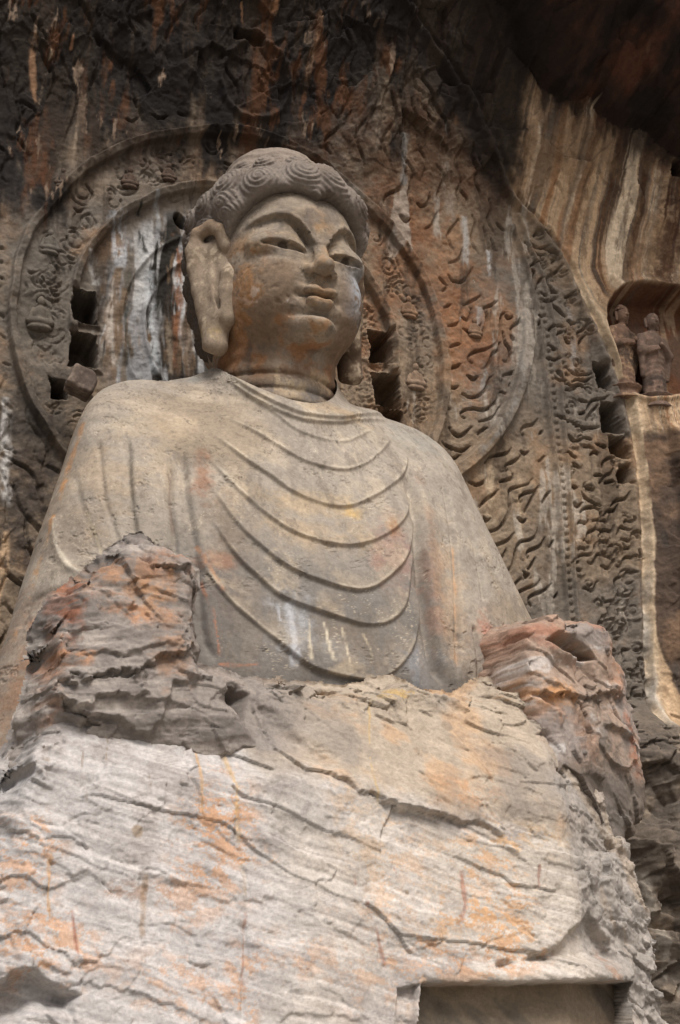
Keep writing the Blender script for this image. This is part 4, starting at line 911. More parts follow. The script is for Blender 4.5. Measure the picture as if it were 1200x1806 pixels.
hair.matrix_parent_inverse = Matrix.Identity(4); hair.matrix_basis = Matrix.Identity(4)
for s in (-1, 1):
    W_ = V.copy(); W_[:, 0] *= s; a2 = hc(W_, 3.0, 31); a3 = hc(W_, 9.0, 33, 4)
    W2 = W_ + 0.012 * a2[:, None] * np.array([s, 0, 0])
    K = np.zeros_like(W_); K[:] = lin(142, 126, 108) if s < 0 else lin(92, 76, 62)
    K = mixc(K, lin(126, 110, 92), sst(0, 0.5, a2)); K = mixc(K, lin(176, 160, 138), sst(0.25, 0.8, a3 + 0.5 * a2) * 0.6)
    if s < 0: K = mixc(K, lin(172, 150, 104), np.exp(-((W_[:, 2] + 2.2) / 0.14) ** 2) * sst(-0.2, 0.4, a2) * 0.8)
    K = mixc(K, lin(124, 100, 76), sst(-0.5, -0.1, W_[:, 2]) * 0.5); K *= (1 + 0.12 * a3)[:, None]
    Qs = Qh[:, ::-1] if s > 0 else Qh
    ear = link("ear", mesh_from("ear", head_world(W2), Qs, K), M_HEAD); ear.parent = head

# ---------------------------------------------------------------- the broken rock in front
def rock_sheet(name, poly, base, lo, hi, back, dx, build, paint, parent=None, edge=0.12, seed=0, keep=None):
    gx_ = np.arange(lo[0], hi[0], dx); gz_ = np.arange(lo[1], hi[1], dx)
    x, z = np.meshgrid(gx_, gz_); y0 = base(x, z); pk = Picker(np.stack([x, y0, z], -1)[::3, ::3])
    P = np.array([pk(*q) for q in poly])[:, [0, 2]]
    n = 0.10 * fbm2(x, z, 1.6, 4, 500 + seed, 0.6) + 0.05 * facets(x * 3.1, z * 3.3, 6 + seed)[0]
    d = poly_sd(x, z, P) + n
    h = build(x, z, d, pk)
    # the rim rounds off and then falls back to the rock behind
    rim = 0.16 * np.clip(1 + d / 0.22, 0, 1) ** 2.5 * (1 + 0.8 * fbm2(x, z, 2.0, 3, 520 + seed))
    h = h - rim
    fall = np.clip(d / edge, 0, None)
    y = y0 - h; y = np.where(d > 0, y + (back - y) * np.clip(fall * 0.5, 0, 1) ** 0.8, y)
    Pg = np.stack([x, y, z], -1); N = grid_normals(Pg)
    Pg = Pg - N * ((0.016 * fbm3(Pg.reshape(-1, 3), 3.0, 5, 60 + seed, 0.7).reshape(x.shape) + 0.10 * sst(-0.02, 0.06, d) * fbm3(Pg.reshape(-1, 3), 1.7, 5, 66 + seed, 0.65).reshape(x.shape)) * sst(-0.35, 0.1, d))[..., None]
    K = paint(x, z, d, h, pk)
    q = grid_quads(*x.shape); dm = d[:-1, :-1].ravel()
    q = q[dm < edge * 2.3]
    pan = getattr(build, 'panel', None); inner = np.zeros(len(q), bool)
    if pan is not None:
        inner = (pan.ravel()[q].mean(1) < 0.012)
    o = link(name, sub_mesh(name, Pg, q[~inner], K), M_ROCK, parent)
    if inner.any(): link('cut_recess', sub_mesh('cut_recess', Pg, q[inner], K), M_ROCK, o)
    return o, pk

def crag(u, v, seed):
    w1 = 0.25 * fbm2(u, v, 0.9, 4, seed + 1, 0.6); w2 = 0.2 * fbm2(u, v, 1.8, 4, seed + 2, 0.6)
    return 0.15 * facets(u * 0.9 + w1, v * 1.2 + w2, seed + 3, 1.5)[0] + 0.05 * facets(u * 3.1 + w2, v * 3.6 + w1, seed + 4, 1.3)[0] + 0.014 * facets(u * 7 + w1, v * 9 + w2, seed + 5, 1.2)[0] + 0.014 * fbm2(u, v, 2.2, 5, seed + 6, 0.65)

def step(h, x, z, pk, pts, A_, w, below=False, jag=0.05, seed=0):
    ksc = 0.32 if 2 < seed < 20 else 0.6
    q = np.array([pk(*p) for p in pts])[:, [0, 2]]
    jx = jag * fbm2(x, z, 3.6, 4, 540 + seed, 0.65); jz = jag * 1.2 * fbm2(x, z, 3.6, 4, 560 + seed, 0.65) + 0.8 * jag * facets(x * 3, z * 3, 9)[0]
    s, b, t = line_sd(x + jx, z + jz, q, w * 3); m = b < w * 3
    side = sst(-0.028, 0.028, s[m] if below else -s[m])
    e = sst(0, 0.06, t[m]) * sst(1, 0.94, t[m])
    h[m] += ksc * A_ * np.exp(-np.abs(s[m]) / w) * side * e - 0.2 * ksc * A_ * np.exp(-(s[m] / 0.025) ** 2) * e
    return h
def crack(h, x, z, pk, pts, A_, w, jag=0.04, seed=0):
    q = np.array([pk(*p) for p in pts])[:, [0, 2]]
    s, b, t = line_sd(x + jag * fbm2(x, z, 4, 3, 570 + seed), z + jag * fbm2(x, z, 4, 3, 580 + seed), q, w * 4); m = b < w * 4
    h[m] -= A_ * np.exp(-(s[m] / w) ** 2) * (0.6 + 0.5 * fbm2(x[m], z[m], 3, 2, 590 + seed)); return h
def hole(h, x, z, pk, pts, A_, soft=0.12, seed=0, jag=0.06):
    q = np.array([pk(*p) for p in pts])[:, [0, 2]]
    d = poly_sd(x, z, q) + jag * fbm2(x, z, 2.4, 3, 600 + seed); h -= A_ * sst(soft * 0.3, -soft, d); return h

def slab_base(x, z):
    lowz = -6.25 + 0.26 * (z - 2)
    y = np.where(z < 4.75, lowz, -6.25 + 0.26 * 2.75 + 0.62 * (z - 4.75))
    xc = np.interp(z, [1.0, 2.5, 3.0, 3.4, 4.2, 4.9, 5.6, 6.4], [2.55, 2.6, 2.62, 2.75, 2.75, 2.80, 2.9, 3.0])
    return y + 0.72 * np.maximum(0, x - xc) + 0.5 * np.maximum(0, -4.35 - x)
SLAB = [(28, 1400), (70, 1310), (112, 1240), (180, 1200), (300, 1190), (378, 1182), (440, 1192), (500, 1204), (600, 1212), (660, 1216), (700, 1212), (745, 1218), (800, 1224), (838, 1234), (886, 1212), (912, 1222), (940, 1238), (968, 1242), (998, 1248),
        (1012, 1292), (1044, 1370), (1078, 1432), (1110, 1492), (1132, 1565), (1150, 1650), (1158, 1722), (1190, 1830), (1200, 1990), (-90, 1990), (-60, 1560), (-14, 1470)]
def slab_build(x, z, d, pk):
    w = z + 0.25 * x + 0.09 * fbm2(x, z, 0.45, 4, 611, 0.6)
    fh, fe = facets(x * 0.45 + 0.2 * fbm2(x, z, 0.7, 3, 612), w * 1.5, 11, 0.8)
    h = 0.06 * fh + 0.05 * fbm2(x, z, 0.5, 5, 613, 0.6)
    fh2, fe2 = facets(x * 1.7 + 0.3 * fbm2(x, z, 1.2, 3, 614), w * 5.5, 12, 0.9)
    patch = sst(-0.1, 0.6, fbm2(x, z, 0.8, 4, 615))
    h += 0.035 * fh2 * patch
    h += 0.011 * fbm2(x * 0.5, w * 7, 1.0, 4, 616, 0.6) + 0.005 * fbm2(x * 0.7, w * 26, 1.0, 3, 617, 0.6)
    f3, e3 = facets(x * 0.9 + 0.25 * fbm2(x, z, 1.3, 4, 672), w * 0.8, 15, 0.9); jn = sst(-0.2, 0.4, fbm2(x, z, 0.7, 3, 673))
    h -= 0.022 * np.exp(-(e3 / 0.022) ** 2) * jn; h += 0.02 * f3 * jn - 0.012 * sst(0.35, 0.6, fbm2(x, z, 7, 3, 674))
    edge = sst(-0.7, 0.05, d)
    h += (0.18 + 0.9 * sst(-0.45, 0.0, d)) * crag(x, w, 790)
    h += edge * (0.06 * fh2 + 0.06 * fbm2(x, z, 1.6, 5, 618, 0.6))
    right = sst(2.75, 3.1, x); h += right * (0.5 * crag(x * 0.8 + 0.6 * z, z * 0.8 - 0.4 * x, 795) + 0.06 * facets(x * 1.6 + z * 0.5, z * 1.1, 13, 1.0)[0] + 0.06 * fbm2(x * 1.5 + z, z, 1.5, 5, 619, 0.6))
    h = step(h, x, z, pk, [(444, 1200), (449, 1250), (476, 1318), (520, 1345), (600, 1372), (672, 1418), (745, 1434), (830, 1452), (905, 1478)], 0.16, 0.5, False, 0.06, 1)
    h = step(h, x, z, pk, [(668, 1417), (745, 1432), (812, 1446)], 0.12, 0.12, False, 0.03, 2)
    h = step(h, x, z, pk, [(-10, 1488), (60, 1502), (112, 1532), (178, 1556), (192, 1514), (242, 1522), (275, 1547), (360, 1566), (432, 1584), (492, 1592), (560, 1612), (640, 1650)], 0.09, 0.35, False, 0.06, 3)
    h = step(h, x, z, pk, [(-10, 1530), (30, 1518), (60, 1530)], 0.12, 0.2, True, 0.06, 4)
    h = step(h, x, z, pk, [(430, 1660), (440, 1640), (484, 1616), (492, 1590)], 0.10, 0.25, True, 0.05, 5)
    h = step(h, x, z, pk, [(660, 1654), (740, 1672), (830, 1688), (905, 1694)], 0.06, 0.25, False, 0.04, 6)
    h = step(h, x, z, pk, [(560, 1652), (612, 1650), (640, 1618), (672, 1600)], 0.05, 0.2, False, 0.04, 7)
    h = step(h, x, z, pk, [(690, 1216), (668, 1250), (655, 1320), (660, 1400), (672, 1430)], 0.05, 0.3, False, 0.05, 8)
    h = step(h, x, z, pk, [(838, 1290), (880, 1322), (930, 1342), (985, 1350)], 0.09, 0.16, False, 0.05, 9)
    h = step(h, x, z, pk, [(880, 1470), (930, 1478), (985, 1488), (1020, 1500)], 0.08, 0.2, True, 0.05, 10)
    h = step(h, x, z, pk, [(936, 1484), (944, 1516), (948, 1560), (940, 1590)], 0.12, 0.18, False, 0.04, 11)
    h = step(h, x, z, pk, [(946, 1512), (975, 1522), (1008, 1534)], 0.13, 0.14, False, 0.03, 12)
    h = step(h, x, z, pk, [(250, 1560), (262, 1540), (330, 1552)], 0.05, 0.15, True, 0.03, 13)
    h = step(h, x, z, pk, [(395, 1668), (428, 1664), (432, 1640)], 0.08, 0.15, False, 0.03, 14)
    h = step(h, x, z, pk, [(-10, 1712), (30, 1706), (70, 1700), (120, 1716), (160, 1690)], 0.14, 0.3, False, 0.06, 15)
    h = step(h, x, z, pk, [(110, 1448), (160, 1440), (205, 1420)], 0.05, 0.12, False, 0.04, 16)
    h = step(h, x, z, pk, [(490, 1800), (520, 1790), (600, 1790), (640, 1800)], 0.10, 0.2, False, 0.05, 17)
    h = crack(h, x, z, pk, [(386, 1308), (400, 1345), (414, 1380), (425, 1470), (434, 1540), (440, 1590), (430, 1650), (428, 1720), (436, 1810)], 0.06, 0.03, 0.05, 1)
    h = crack(h, x, z, pk, [(338, 1300), (332, 1340), (352, 1400), (356, 1440)], 0.06, 0.02, 0.05, 2)
    h = crack(h, x, z, pk, [(145, 1300), (148, 1360), (155, 1420)], 0.03, 0.014, 0.04, 3)
    h = crack(h, x, z, pk, [(815, 1450), (816, 1540), (820, 1600), (806, 1640)], 0.03, 0.02, 0.05, 4)
    h = crack(h, x, z, pk, [(648, 1570), (650, 1600), (670, 1640), (680, 1710)], 0.04, 0.02, 0.05, 5)
    h = crack(h, x, z, pk, [(740, 1360), (760, 1380), (780, 1410), (800, 1425)], 0.03, 0.015, 0.03, 6)
    h = crack(h, x, z, pk, [(262, 1540), (250, 1600), (256, 1660), (240, 1740), (236, 1806)], 0.05, 0.025, 0.06, 7)
    h = crack(h, x, z, pk, [(84, 1500), (88, 1580), (92, 1640), (108, 1680)], 0.04, 0.02, 0.05, 8)
    # hollow under the upper stub, the caves and the cut recess at the foot
    h = hole(h, x, z, pk, [(364, 1246), (373, 1216), (395, 1199), (428, 1203), (444, 1222), (440, 1262), (430, 1300), (384, 1296)], 0.55, 0.14, 1)
    h = hole(h, x, z, pk, [(448, 1240), (470, 1252), (500, 1270), (590, 1340), (580, 1362), (520, 1340), (478, 1316)], 0.14, 0.2, 2)
    h = hole(h, x, z, pk, [(4, 1722), (36, 1702), (70, 1710), (104, 1722), (142, 1754), (128, 1790), (60, 1782), (10, 1800), (-30, 1790), (-20, 1745)], 0.40, 0.12, 3, 0.10)
    h = hole(h, x, z, pk, [(1004, 1640), (1044, 1604), (1086, 1672), (1094, 1702), (880, 1704), (908, 1690), (986, 1664)], 0.22, 0.14, 4)
    q = np.array([pk(*p) for p in [(742, 1738), (1113, 1729), (1116, 1990), (724, 1990)]])[:, [0, 2]]
    dd = poly_sd(x, z, q) + 0.012 * fbm2(x, z, 3, 3, 651)
    h += 0.14 * sst(0.34, 0.02, dd) * sst(0.0, 0.02, dd) * sst(-0.05, 0.3, z - q[:, 1].max() + 0.2)
    h = np.where(dd < 0.0, -0.40 + 0.02 * fbm2(x, z, 3, 4, 652), h * 1.0)
    slab_build.panel = dd
    q = np.array([pk(*p) for p in [(700, 1740), (738, 1740), (724, 1990), (690, 1990)]])[:, [0, 2]]
    h -= 0.12 * sst(0.01, -0.02, poly_sd(x, z, q))
    return h
OR1, OR2, OCH = lin(190, 147, 112), lin(150, 118, 94), lin(198, 166, 118)
def slab_paint(x, z, d, h, pk):
    w = z + 0.25 * x + 0.09 * fbm2(x, z, 0.45, 4, 611, 0.6)
    nb, nc = fbm2(x, z, 0.7, 5, 661, 0.6), fbm2(x, z, 3.2, 5, 662, 0.65)
    K = np.zeros(x.shape + (3,)); K[:] = lin(180, 175, 171)
    K = mixc(K, lin(184, 171, 153), sst(-2.6, 1.5, x + 1.6 * nb) * 0.7)
    K = mixc(K, lin(150, 142, 136), sst(0.1, 0.6, fbm2(x, z, 0.9, 5, 663, 0.6)) * 0.7)
    beds = fbm2(x * 0.45, w * 7.5, 1.0, 5, 616, 0.65); b2 = fbm2(x * 0.9, w * 22, 1.0, 3, 664, 0.6)
    lowz = sst(5.6, 5.0, z + 0.12 * x)
    K = mixc(K, lin(200, 193, 187), sst(0.0, 0.7, beds) * (0.1 + 0.15 * lowz)); K = mixc(K, lin(150, 141, 135), sst(0.05, 0.6, -beds) * (0.2 + 0.08 * lowz)); K = mixc(K, lin(216, 208, 200), sst(0.1, 0.6, b2) * 0.28 * lowz); K = mixc(K, lin(128, 119, 112), sst(0.3, 0.6, fbm2(x * 0.7, w * 34, 1.0, 3, 671, 0.6)) * 0.22 * lowz)
    up = sst(-0.25, 0.15, z - np.interp(x, [-5, -2.2, -1.4, 0.2, 1.6, 3], [5.7, 5.6, 5.1, 4.85, 4.55, 4.4]) + 0.15 * nb)
    K = mixc(K, lin(164, 148, 128), up * 0.75); K = mixc(K, lin(188, 152, 116), up * sst(0.0, 0.5, fbm2(x * 1.4, w * 1.5, 1, 5, 666, 0.6)) * 0.55); K = mixc(K, lin(132, 124, 116), up * sst(0.15, 0.6, nb) * 0.6)
    K = mixc(K, lin(156, 149, 142), sst(2.75, 3.05, x + 0.15 * nb) * 0.8); K = mixc(K, lin(168, 152, 134), sst(2.75, 3.05, x) * sst(0.1, 0.5, fbm2(x * 2 + z * 1.2, z * 0.6, 1.2, 5, 667, 0.6)) * 0.7)
    lich = sst(0.12, 0.28, fbm2(x, w * 1.6, 3.6, 6, 668, 0.78)); fine = sst(0.1, 0.35, fbm2(x, w * 1.8, 9.0, 4, 669, 0.75))
    for k, (a, b, rx, ry, c, s) in enumerate([(390, 1500, 70, 80, OR1, 1.0), (400, 1410, 55, 50, OR1, 0.7), (60, 1600, 60, 100, OR1, 0.85), (120, 1680, 60, 50, OR1, 0.7), (460, 1515, 30, 14, OR1, 0.9), (350, 1740, 100, 50, OR1, 0.7), (435, 1790, 20, 40, OR1, 0.9), (860, 1560, 70, 110, lin(190, 150, 112), 0.9),
        (860, 1640, 90, 50, lin(192, 150, 108), 0.7), (740, 1600, 90, 120, lin(198, 158, 118), 0.5), (640, 1450, 60, 100, lin(200, 166, 128), 0.5), (40, 1470, 50, 40, OR1, 0.8), (330, 1590, 60, 50, OR1, 0.6), (820, 1690, 120, 24, lin(176, 128, 94), 0.5), (930, 1480, 90, 30, lin(204, 160, 104), 0.5), (700, 1225, 60, 14, lin(206, 168, 90), 0.7),
        (820, 1400, 80, 40, lin(190, 138, 94), 0.5), (620, 1690, 90, 80, lin(196, 150, 108), 0.5), (480, 1690, 60, 40, OR1, 0.55), (225, 1575, 60, 16, OR2, 0.7), (870, 1225, 60, 14, lin(190, 140, 84), 0.7), (1080, 1750, 30, 60, lin(170, 120, 84), 0.6), (560, 1240, 120, 40, lin(150, 140, 130), 0.5)]):
        p = pk(a, b); r = np.hypot((x - p[0]) / (rx / 108), (z - p[2]) / (ry / 108)) + 0.35 * nb
        K = mixc(K, c, sst(1.3, 0.3, r) * np.maximum(lich * 0.85, 0.5 * fine * sst(0.9, 0.2, r)) * s * 0.9)
    K = streaks(K, x, z, pk, [([(386, 1308), (400, 1345), (414, 1380), (425, 1470), (434, 1540), (440, 1590)], 4, OCH, 0.6), ([(440, 1600), (430, 1650), (428, 1720), (436, 1810)], 2.4, lin(150, 98, 66), 0.6), ([(84, 1500), (88, 1580), (92, 1640), (108, 1680)], 2.8, lin(196, 148, 86), 0.6),
        ([(262, 1540), (250, 1600), (256, 1660)], 4.9, lin(140, 114, 86), 0.6), ([(145, 1300), (148, 1360), (155, 1420)], 1.8, lin(128, 108, 88), 0.6), ([(190, 1280), (188, 1360)], 1.8, lin(138, 120, 100), 0.7), ([(78, 1315), (76, 1345)], 6.3, lin(140, 120, 96), 0.6), ([(815, 1530), (818, 1600), (808, 1640)], 3.5, lin(146, 92, 70), 0.6),
        ([(650, 1590), (655, 1615), (672, 1640), (680, 1710)], 3.5, lin(140, 90, 66), 0.6), ([(626, 1530), (632, 1560)], 2.8, lin(150, 96, 72), 0.6), ([(692, 1510), (697, 1545)], 2.8, lin(150, 100, 74), 0.6), ([(948, 1520), (952, 1570)], 2.8, lin(132, 84, 64), 0.6), ([(840, 1325), (870, 1380), (900, 1415)], 2.1, lin(140, 110, 84), 0.7), ([(265, 1360), (266, 1410)], 2.8, lin(134, 112, 92), 0.7), ([(302, 1480), (300, 1560), (303, 1620)], 1.4, lin(196, 142, 104), 0.6),
        ([(335, 1300), (346, 1330), (356, 1380), (356, 1440)], 2.8, lin(190, 150, 100), 0.7), ([(130, 1600), (138, 1690)], 2.1, lin(140, 86, 66), 0.7), ([(655, 1230), (652, 1300), (655, 1370), (668, 1430)], 2.1, lin(190, 160, 100), 0.6)], 700)
    for a, b, r_ in ((241, 1461, 9), (213, 1268, 10), (791, 1280, 9), (720, 1572, 4), (760, 1626, 3)):
        p = pk(a, b); K = mixc(K, lin(150, 134, 116), sst(r_ / 100, r_ / 140, np.hypot(x - p[0], z - p[2]) + 0.012 * nc) * 0.9)
    pan = slab_build.panel
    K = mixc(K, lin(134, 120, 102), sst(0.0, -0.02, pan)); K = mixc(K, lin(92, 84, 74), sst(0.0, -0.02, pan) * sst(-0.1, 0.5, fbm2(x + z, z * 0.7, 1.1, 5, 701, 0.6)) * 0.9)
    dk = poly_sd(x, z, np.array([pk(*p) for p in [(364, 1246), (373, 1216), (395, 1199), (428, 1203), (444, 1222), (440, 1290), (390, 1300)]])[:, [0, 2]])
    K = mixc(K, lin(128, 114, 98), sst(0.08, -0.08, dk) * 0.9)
    K = mixc(K, lin(108, 102, 96), sst(0.35, 0.0, d + 0.3) * sst(-1.5, -2.2, x) * sst(5.4, 5.7, z) * 0.7)
    K = mixc(K, lin(136, 128, 121), sst(5.0, 5.45, z + 0.25 * nb + 0.12 * nc) * sst(-0.5, -1.2, x) * 0.9)
    K *= (1 + 0.14 * nc + 0.05 * b2)[..., None]
    return K
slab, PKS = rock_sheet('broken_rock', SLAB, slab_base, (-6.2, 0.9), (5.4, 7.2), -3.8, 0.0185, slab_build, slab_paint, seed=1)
tag(slab, 'huge pale grey broken rock with orange stains and a cut recess, filling the foreground', 'rock')

# the standing stub at the left
def stub_base(x, z): return np.where(z < 5.75, -5.32 + 0.30 * np.maximum(0, 5.55 - z), -5.32 + 0.21 * (z - 5.75)) + 0.35 * np.maximum(0, -3.75 - x)
STUB = [(62, 1330), (84, 1236), (108, 1140), (136, 1048), (160, 1018), (190, 992), (224, 972), (262, 952), (284, 948), (312, 958), (336, 982), (350, 1006), (350, 1075), (358, 1128), (352, 1170), (372, 1190), (400, 1230), (476, 1330), (480, 1440), (40, 1440)]
def stub_build(x, z, d, pk):
    w = z - 0.05 * x + 0.08 * fbm2(x, z, 0.8, 3, 711)
    f1, e1 = facets(x * 0.9 + 0.3 * fbm2(x, z, 0.9, 3, 712), w * 1.35, 21, 1.1); f2, e2 = facets(x * 2.2 + 0.3 * fbm2(x, z, 1.5, 3, 713), w * 3.2, 22, 1.0)
    top = sst(7.1, 6.5, z)
    h = 0.12 * f1 * (0.5 + 0.5 * sst(0, 0.6, fbm2(x, z, 0.6, 3, 714) + 0.3)) + 0.5 * crag(x * 0.8 + 0.3 * z, w * 1.1, 770) + 0.02 * fbm2(x, w * 9, 1.0, 3, 716)
    h = step(h, x, z, pk, [(110, 1085), (170, 1098), (230, 1106), (290, 1100)], 0.10, 0.25, True, 0.06, 21)
    h = step(h, x, z, pk, [(120, 1040), (200, 1036), (240, 1060)], 0.12, 0.25, True, 0.06, 22)
    h = step(h, x, z, pk, [(264, 1000), (300, 1006), (345, 996)], 0.30, 0.22, False, 0.04, 23)
    h = step(h, x, z, pk, [(95, 1205), (150, 1196), (220, 1190), (290, 1170), (350, 1140)], 0.26, 0.35, False, 0.10, 24)
    h = step(h, x, z, pk, [(85, 1235), (140, 1250), (200, 1226), (260, 1222)], 0.20, 0.22, False, 0.08, 25)
    h = step(h, x, z, pk, [(140, 1290), (150, 1270), (170, 1262), (262, 1300), (290, 1250), (310, 1205), (360, 1190)], 0.18, 0.3, False, 0.06, 26)
    h = step(h, x, z, pk, [(118, 1150), (200, 1160), (280, 1140), (340, 1110)], 0.10, 0.2, False, 0.06, 27)
    return h
def stub_paint(x, z, d, h, pk):
    nb, nc = fbm2(x, z, 0.9, 5, 721, 0.6), fbm2(x, z * 1.6, 3.4, 5, 722, 0.65)
    K = np.zeros(x.shape + (3,)); K[:] = lin(142, 133, 125); K = mixc(K, lin(116, 109, 103), sst(0, 0.5, nb)); K = mixc(K, lin(160, 150, 141), sst(5.7, 5.2, z + 0.2 * nb) * 0.7); K = mixc(K, lin(170, 160, 150), sst(0.15, 0.6, fbm2(x * 0.6, z * 4, 1, 5, 723, 0.6)) * 0.7)
    items = [(205, 1000, 60, 30, OR2, 0.8), (300, 985, 44, 34, lin(150, 116, 94), 0.7), (265, 1040, 30, 40, lin(178, 134, 96), 0.7), (300, 1120, 26, 50, OR2, 0.7), (245, 1085, 40, 12, lin(176, 130, 96), 0.7), (145, 1158, 32, 14, lin(178, 132, 98), 0.75), (190, 990, 16, 20, lin(172, 130, 98), 0.6), (130, 1040, 16, 40, lin(150, 92, 62), 0.7), (284, 1160, 30, 14, OR1, 0.5), (290, 955, 30, 8, lin(170, 160, 156), 0.8), (100, 1180, 14, 60, lin(164, 116, 84), 0.6)]
    K = blobs(K, x, z, pk, items, 730, 1.0, 0.75); K = mixc(K, lin(104, 97, 91), sst(0.1, 0.5, fbm2(x * 1.2, z * 3.5, 1.5, 5, 735, 0.65)) * 0.55); K *= (1 + 0.16 * nc)[..., None]
    return K
stub, PKT = rock_sheet('rock_stub', STUB, stub_base, (-5.0, 4.0), (-0.8, 8.6), -4.15, 0.018, stub_build, stub_paint, edge=0.10, seed=3)
tag(stub, 'dark grey ragged rock stub with an orange top, upright on the pale broken rock', 'rock')

# the broken forearm at the right
def arm_base(x, z): return -4.75 + 0.10 * (z - 6.5) + 0.40 * np.maximum(0, x - 3.55) + 0.22 * np.abs(x - 3.2)
ARM = [(932, 1112), (938, 1098), (952, 1090), (985, 1085), (1030, 1090), (1072, 1104), (1080, 1150), (1104, 1188), (1120, 1250), (1136, 1305), (1150, 1362), (1130, 1440), (1090, 1560), (1000, 1500), (960, 1300), (944, 1300), (934, 1240)]
def arm_build(x, z, d, pk):
    u = z + 0.55 * x; f1, e1 = facets(x * 1.0 + 0.2 * fbm2(x, z, 1, 3, 741), u * 0.8, 31, 1.1); f2, e2 = facets(x * 2.6, u * 2.2, 32, 1.0)
    h = 0.12 * f1 + 0.45 * crag(x - 0.3 * z, u * 0.9, 780) + 0.015 * fbm2(x * 2 - z, u * 6, 1.0, 3, 743)
    h = h - 0.0 * x
    h = step(h, x, z, pk, [(886, 1112), (892, 1160), (900, 1215)], 0.14, 0.3, False, 0.02, 31)
    h = step(h, x, z, pk, [(925, 1105), (922, 1150), (930, 1205)], 0.10, 0.12, True, 0.03, 32)
    h = hole(h, x, z, pk, [(960, 1128), (985, 1116), (1012, 1118), (1042, 1142), (1058, 1166), (1035, 1160), (1000, 1150)], 0.42, 0.10, 31, 0.03)
    h = hole(h, x, z, pk, [(966, 1150), (1040, 1160), (1060, 1200), (1040, 1240), (990, 1220), (970, 1180)], 0.16, 0.2, 32, 0.04)
    h = step(h, x, z, pk, [(930, 1235), (980, 1228), (1040, 1236), (1100, 1220)], 0.26, 0.25, False, 0.08, 33)
    h = step(h, x, z, pk, [(1045, 1250), (1050, 1300), (1060, 1380)], 0.22, 0.3, True, 0.06, 34)
    h = step(h, x, z, pk, [(1060, 1285), (1100, 1300), (1130, 1330)], 0.22, 0.25, False, 0.06, 35)
    h = step(h, x, z, pk, [(880, 1222), (900, 1206), (960, 1240), (1000, 1250)], 0.14, 0.2, True, 0.06, 36)
    return h
def arm_paint(x, z, d, h, pk):
    nb, nc = fbm2(x, z, 1.0, 5, 751, 0.6), fbm2(x - z * 0.4, z, 3.4, 5, 752, 0.65)
    K = np.zeros(x.shape + (3,)); K[:] = lin(158, 138, 122); K = mixc(K, lin(162, 132, 112), 0.75 * sst(-0.1, 0.5, fbm2(x * 2.2 - z * 0.8, z * 0.8 + x * 0.5, 1.3, 5, 753, 0.6)) * 0.85)
    K = mixc(K, lin(140, 132, 126), sst(0.15, 0.6, nb) * 0.8); K = mixc(K, lin(196, 190, 184), sst(0.3, 0.6, fbm2(x * 1.2 + z, z * 3 - x, 1, 5, 754, 0.6)) * 0.6)
    items = [(1060, 1100, 40, 12, lin(164, 116, 90), 0.7), (1080, 1170, 20, 50, lin(170, 126, 98), 0.6), (905, 1160, 18, 60, lin(164, 130, 108), 0.6), (1005, 1130, 50, 20, lin(120, 104, 90), 0.5), (960, 1110, 60, 16, lin(176, 118, 92), 0.6), (940, 1225, 60, 20, lin(196, 138, 80), 0.6), (1060, 1340, 60, 80, lin(112, 102, 92), 0.85), (1110, 1300, 14, 60, lin(160, 102, 70), 0.6), (990, 1260, 40, 16, lin(176, 136, 106), 0.6)]
    K = blobs(K, x, z, pk, items, 760, 0.9, 0.6)
    K = mixc(K, lin(104, 96, 88), sst(5.7, 5.3, z + 0.2 * nb) * 0.85); K *= (1 + 0.15 * nc)[..., None]
    return K
arm, PKA = rock_sheet('broken_forearm', ARM, arm_base, (1.9, 3.2), (5.6, 8.2), -3.1, 0.018, arm_build, arm_paint, edge=0.09, seed=5)
arm_root = arm; arm.parent = buddha; arm.matrix_parent_inverse = Matrix.Translation(-Vector(buddha.location))
arm['label'] = 'snapped off stone forearm stained orange and pink'

# a loose squared stone lying in the gap left of the shoulder
def block_sd(P):
    q = P.copy(); c, s = math.cos(0.35), math.sin(0.35); q[:, 0], q[:, 2] = P[:, 0] * c - P[:, 2] * s, P[:, 0] * s + P[:, 2] * c
    d = box(q, (0, 0, 0), (0.24, 0.28, 0.20), 0.05)
    d = smax(d, (q[:, 0] * 0.6 + q[:, 2] * 0.7 - 0.20), 0.03)
    return d + 0.05 * fbm3(P, 2.5, 3, 81)
V, Qb = surface_net(block_sd, (-0.6, -0.6, -0.6), (0.6, 0.6, 0.6), 0.035, 1)
n_ = fbm3(V, 4, 4, 83, 0.6); K = np.zeros_like(V); K[:] = lin(92, 80, 72); K = mixc(K, lin(124, 110, 98), sst(0, 0.5, n_))
pb_ = at(143, 676, 0.75)
blk = link('loose_stone', mesh_from('loose_stone', V, Qb, K), M_ROCK); blk.location = pb_
tag(blk, 'small squared loose stone wedged between the rock wall and the buddha shoulder', 'stone')

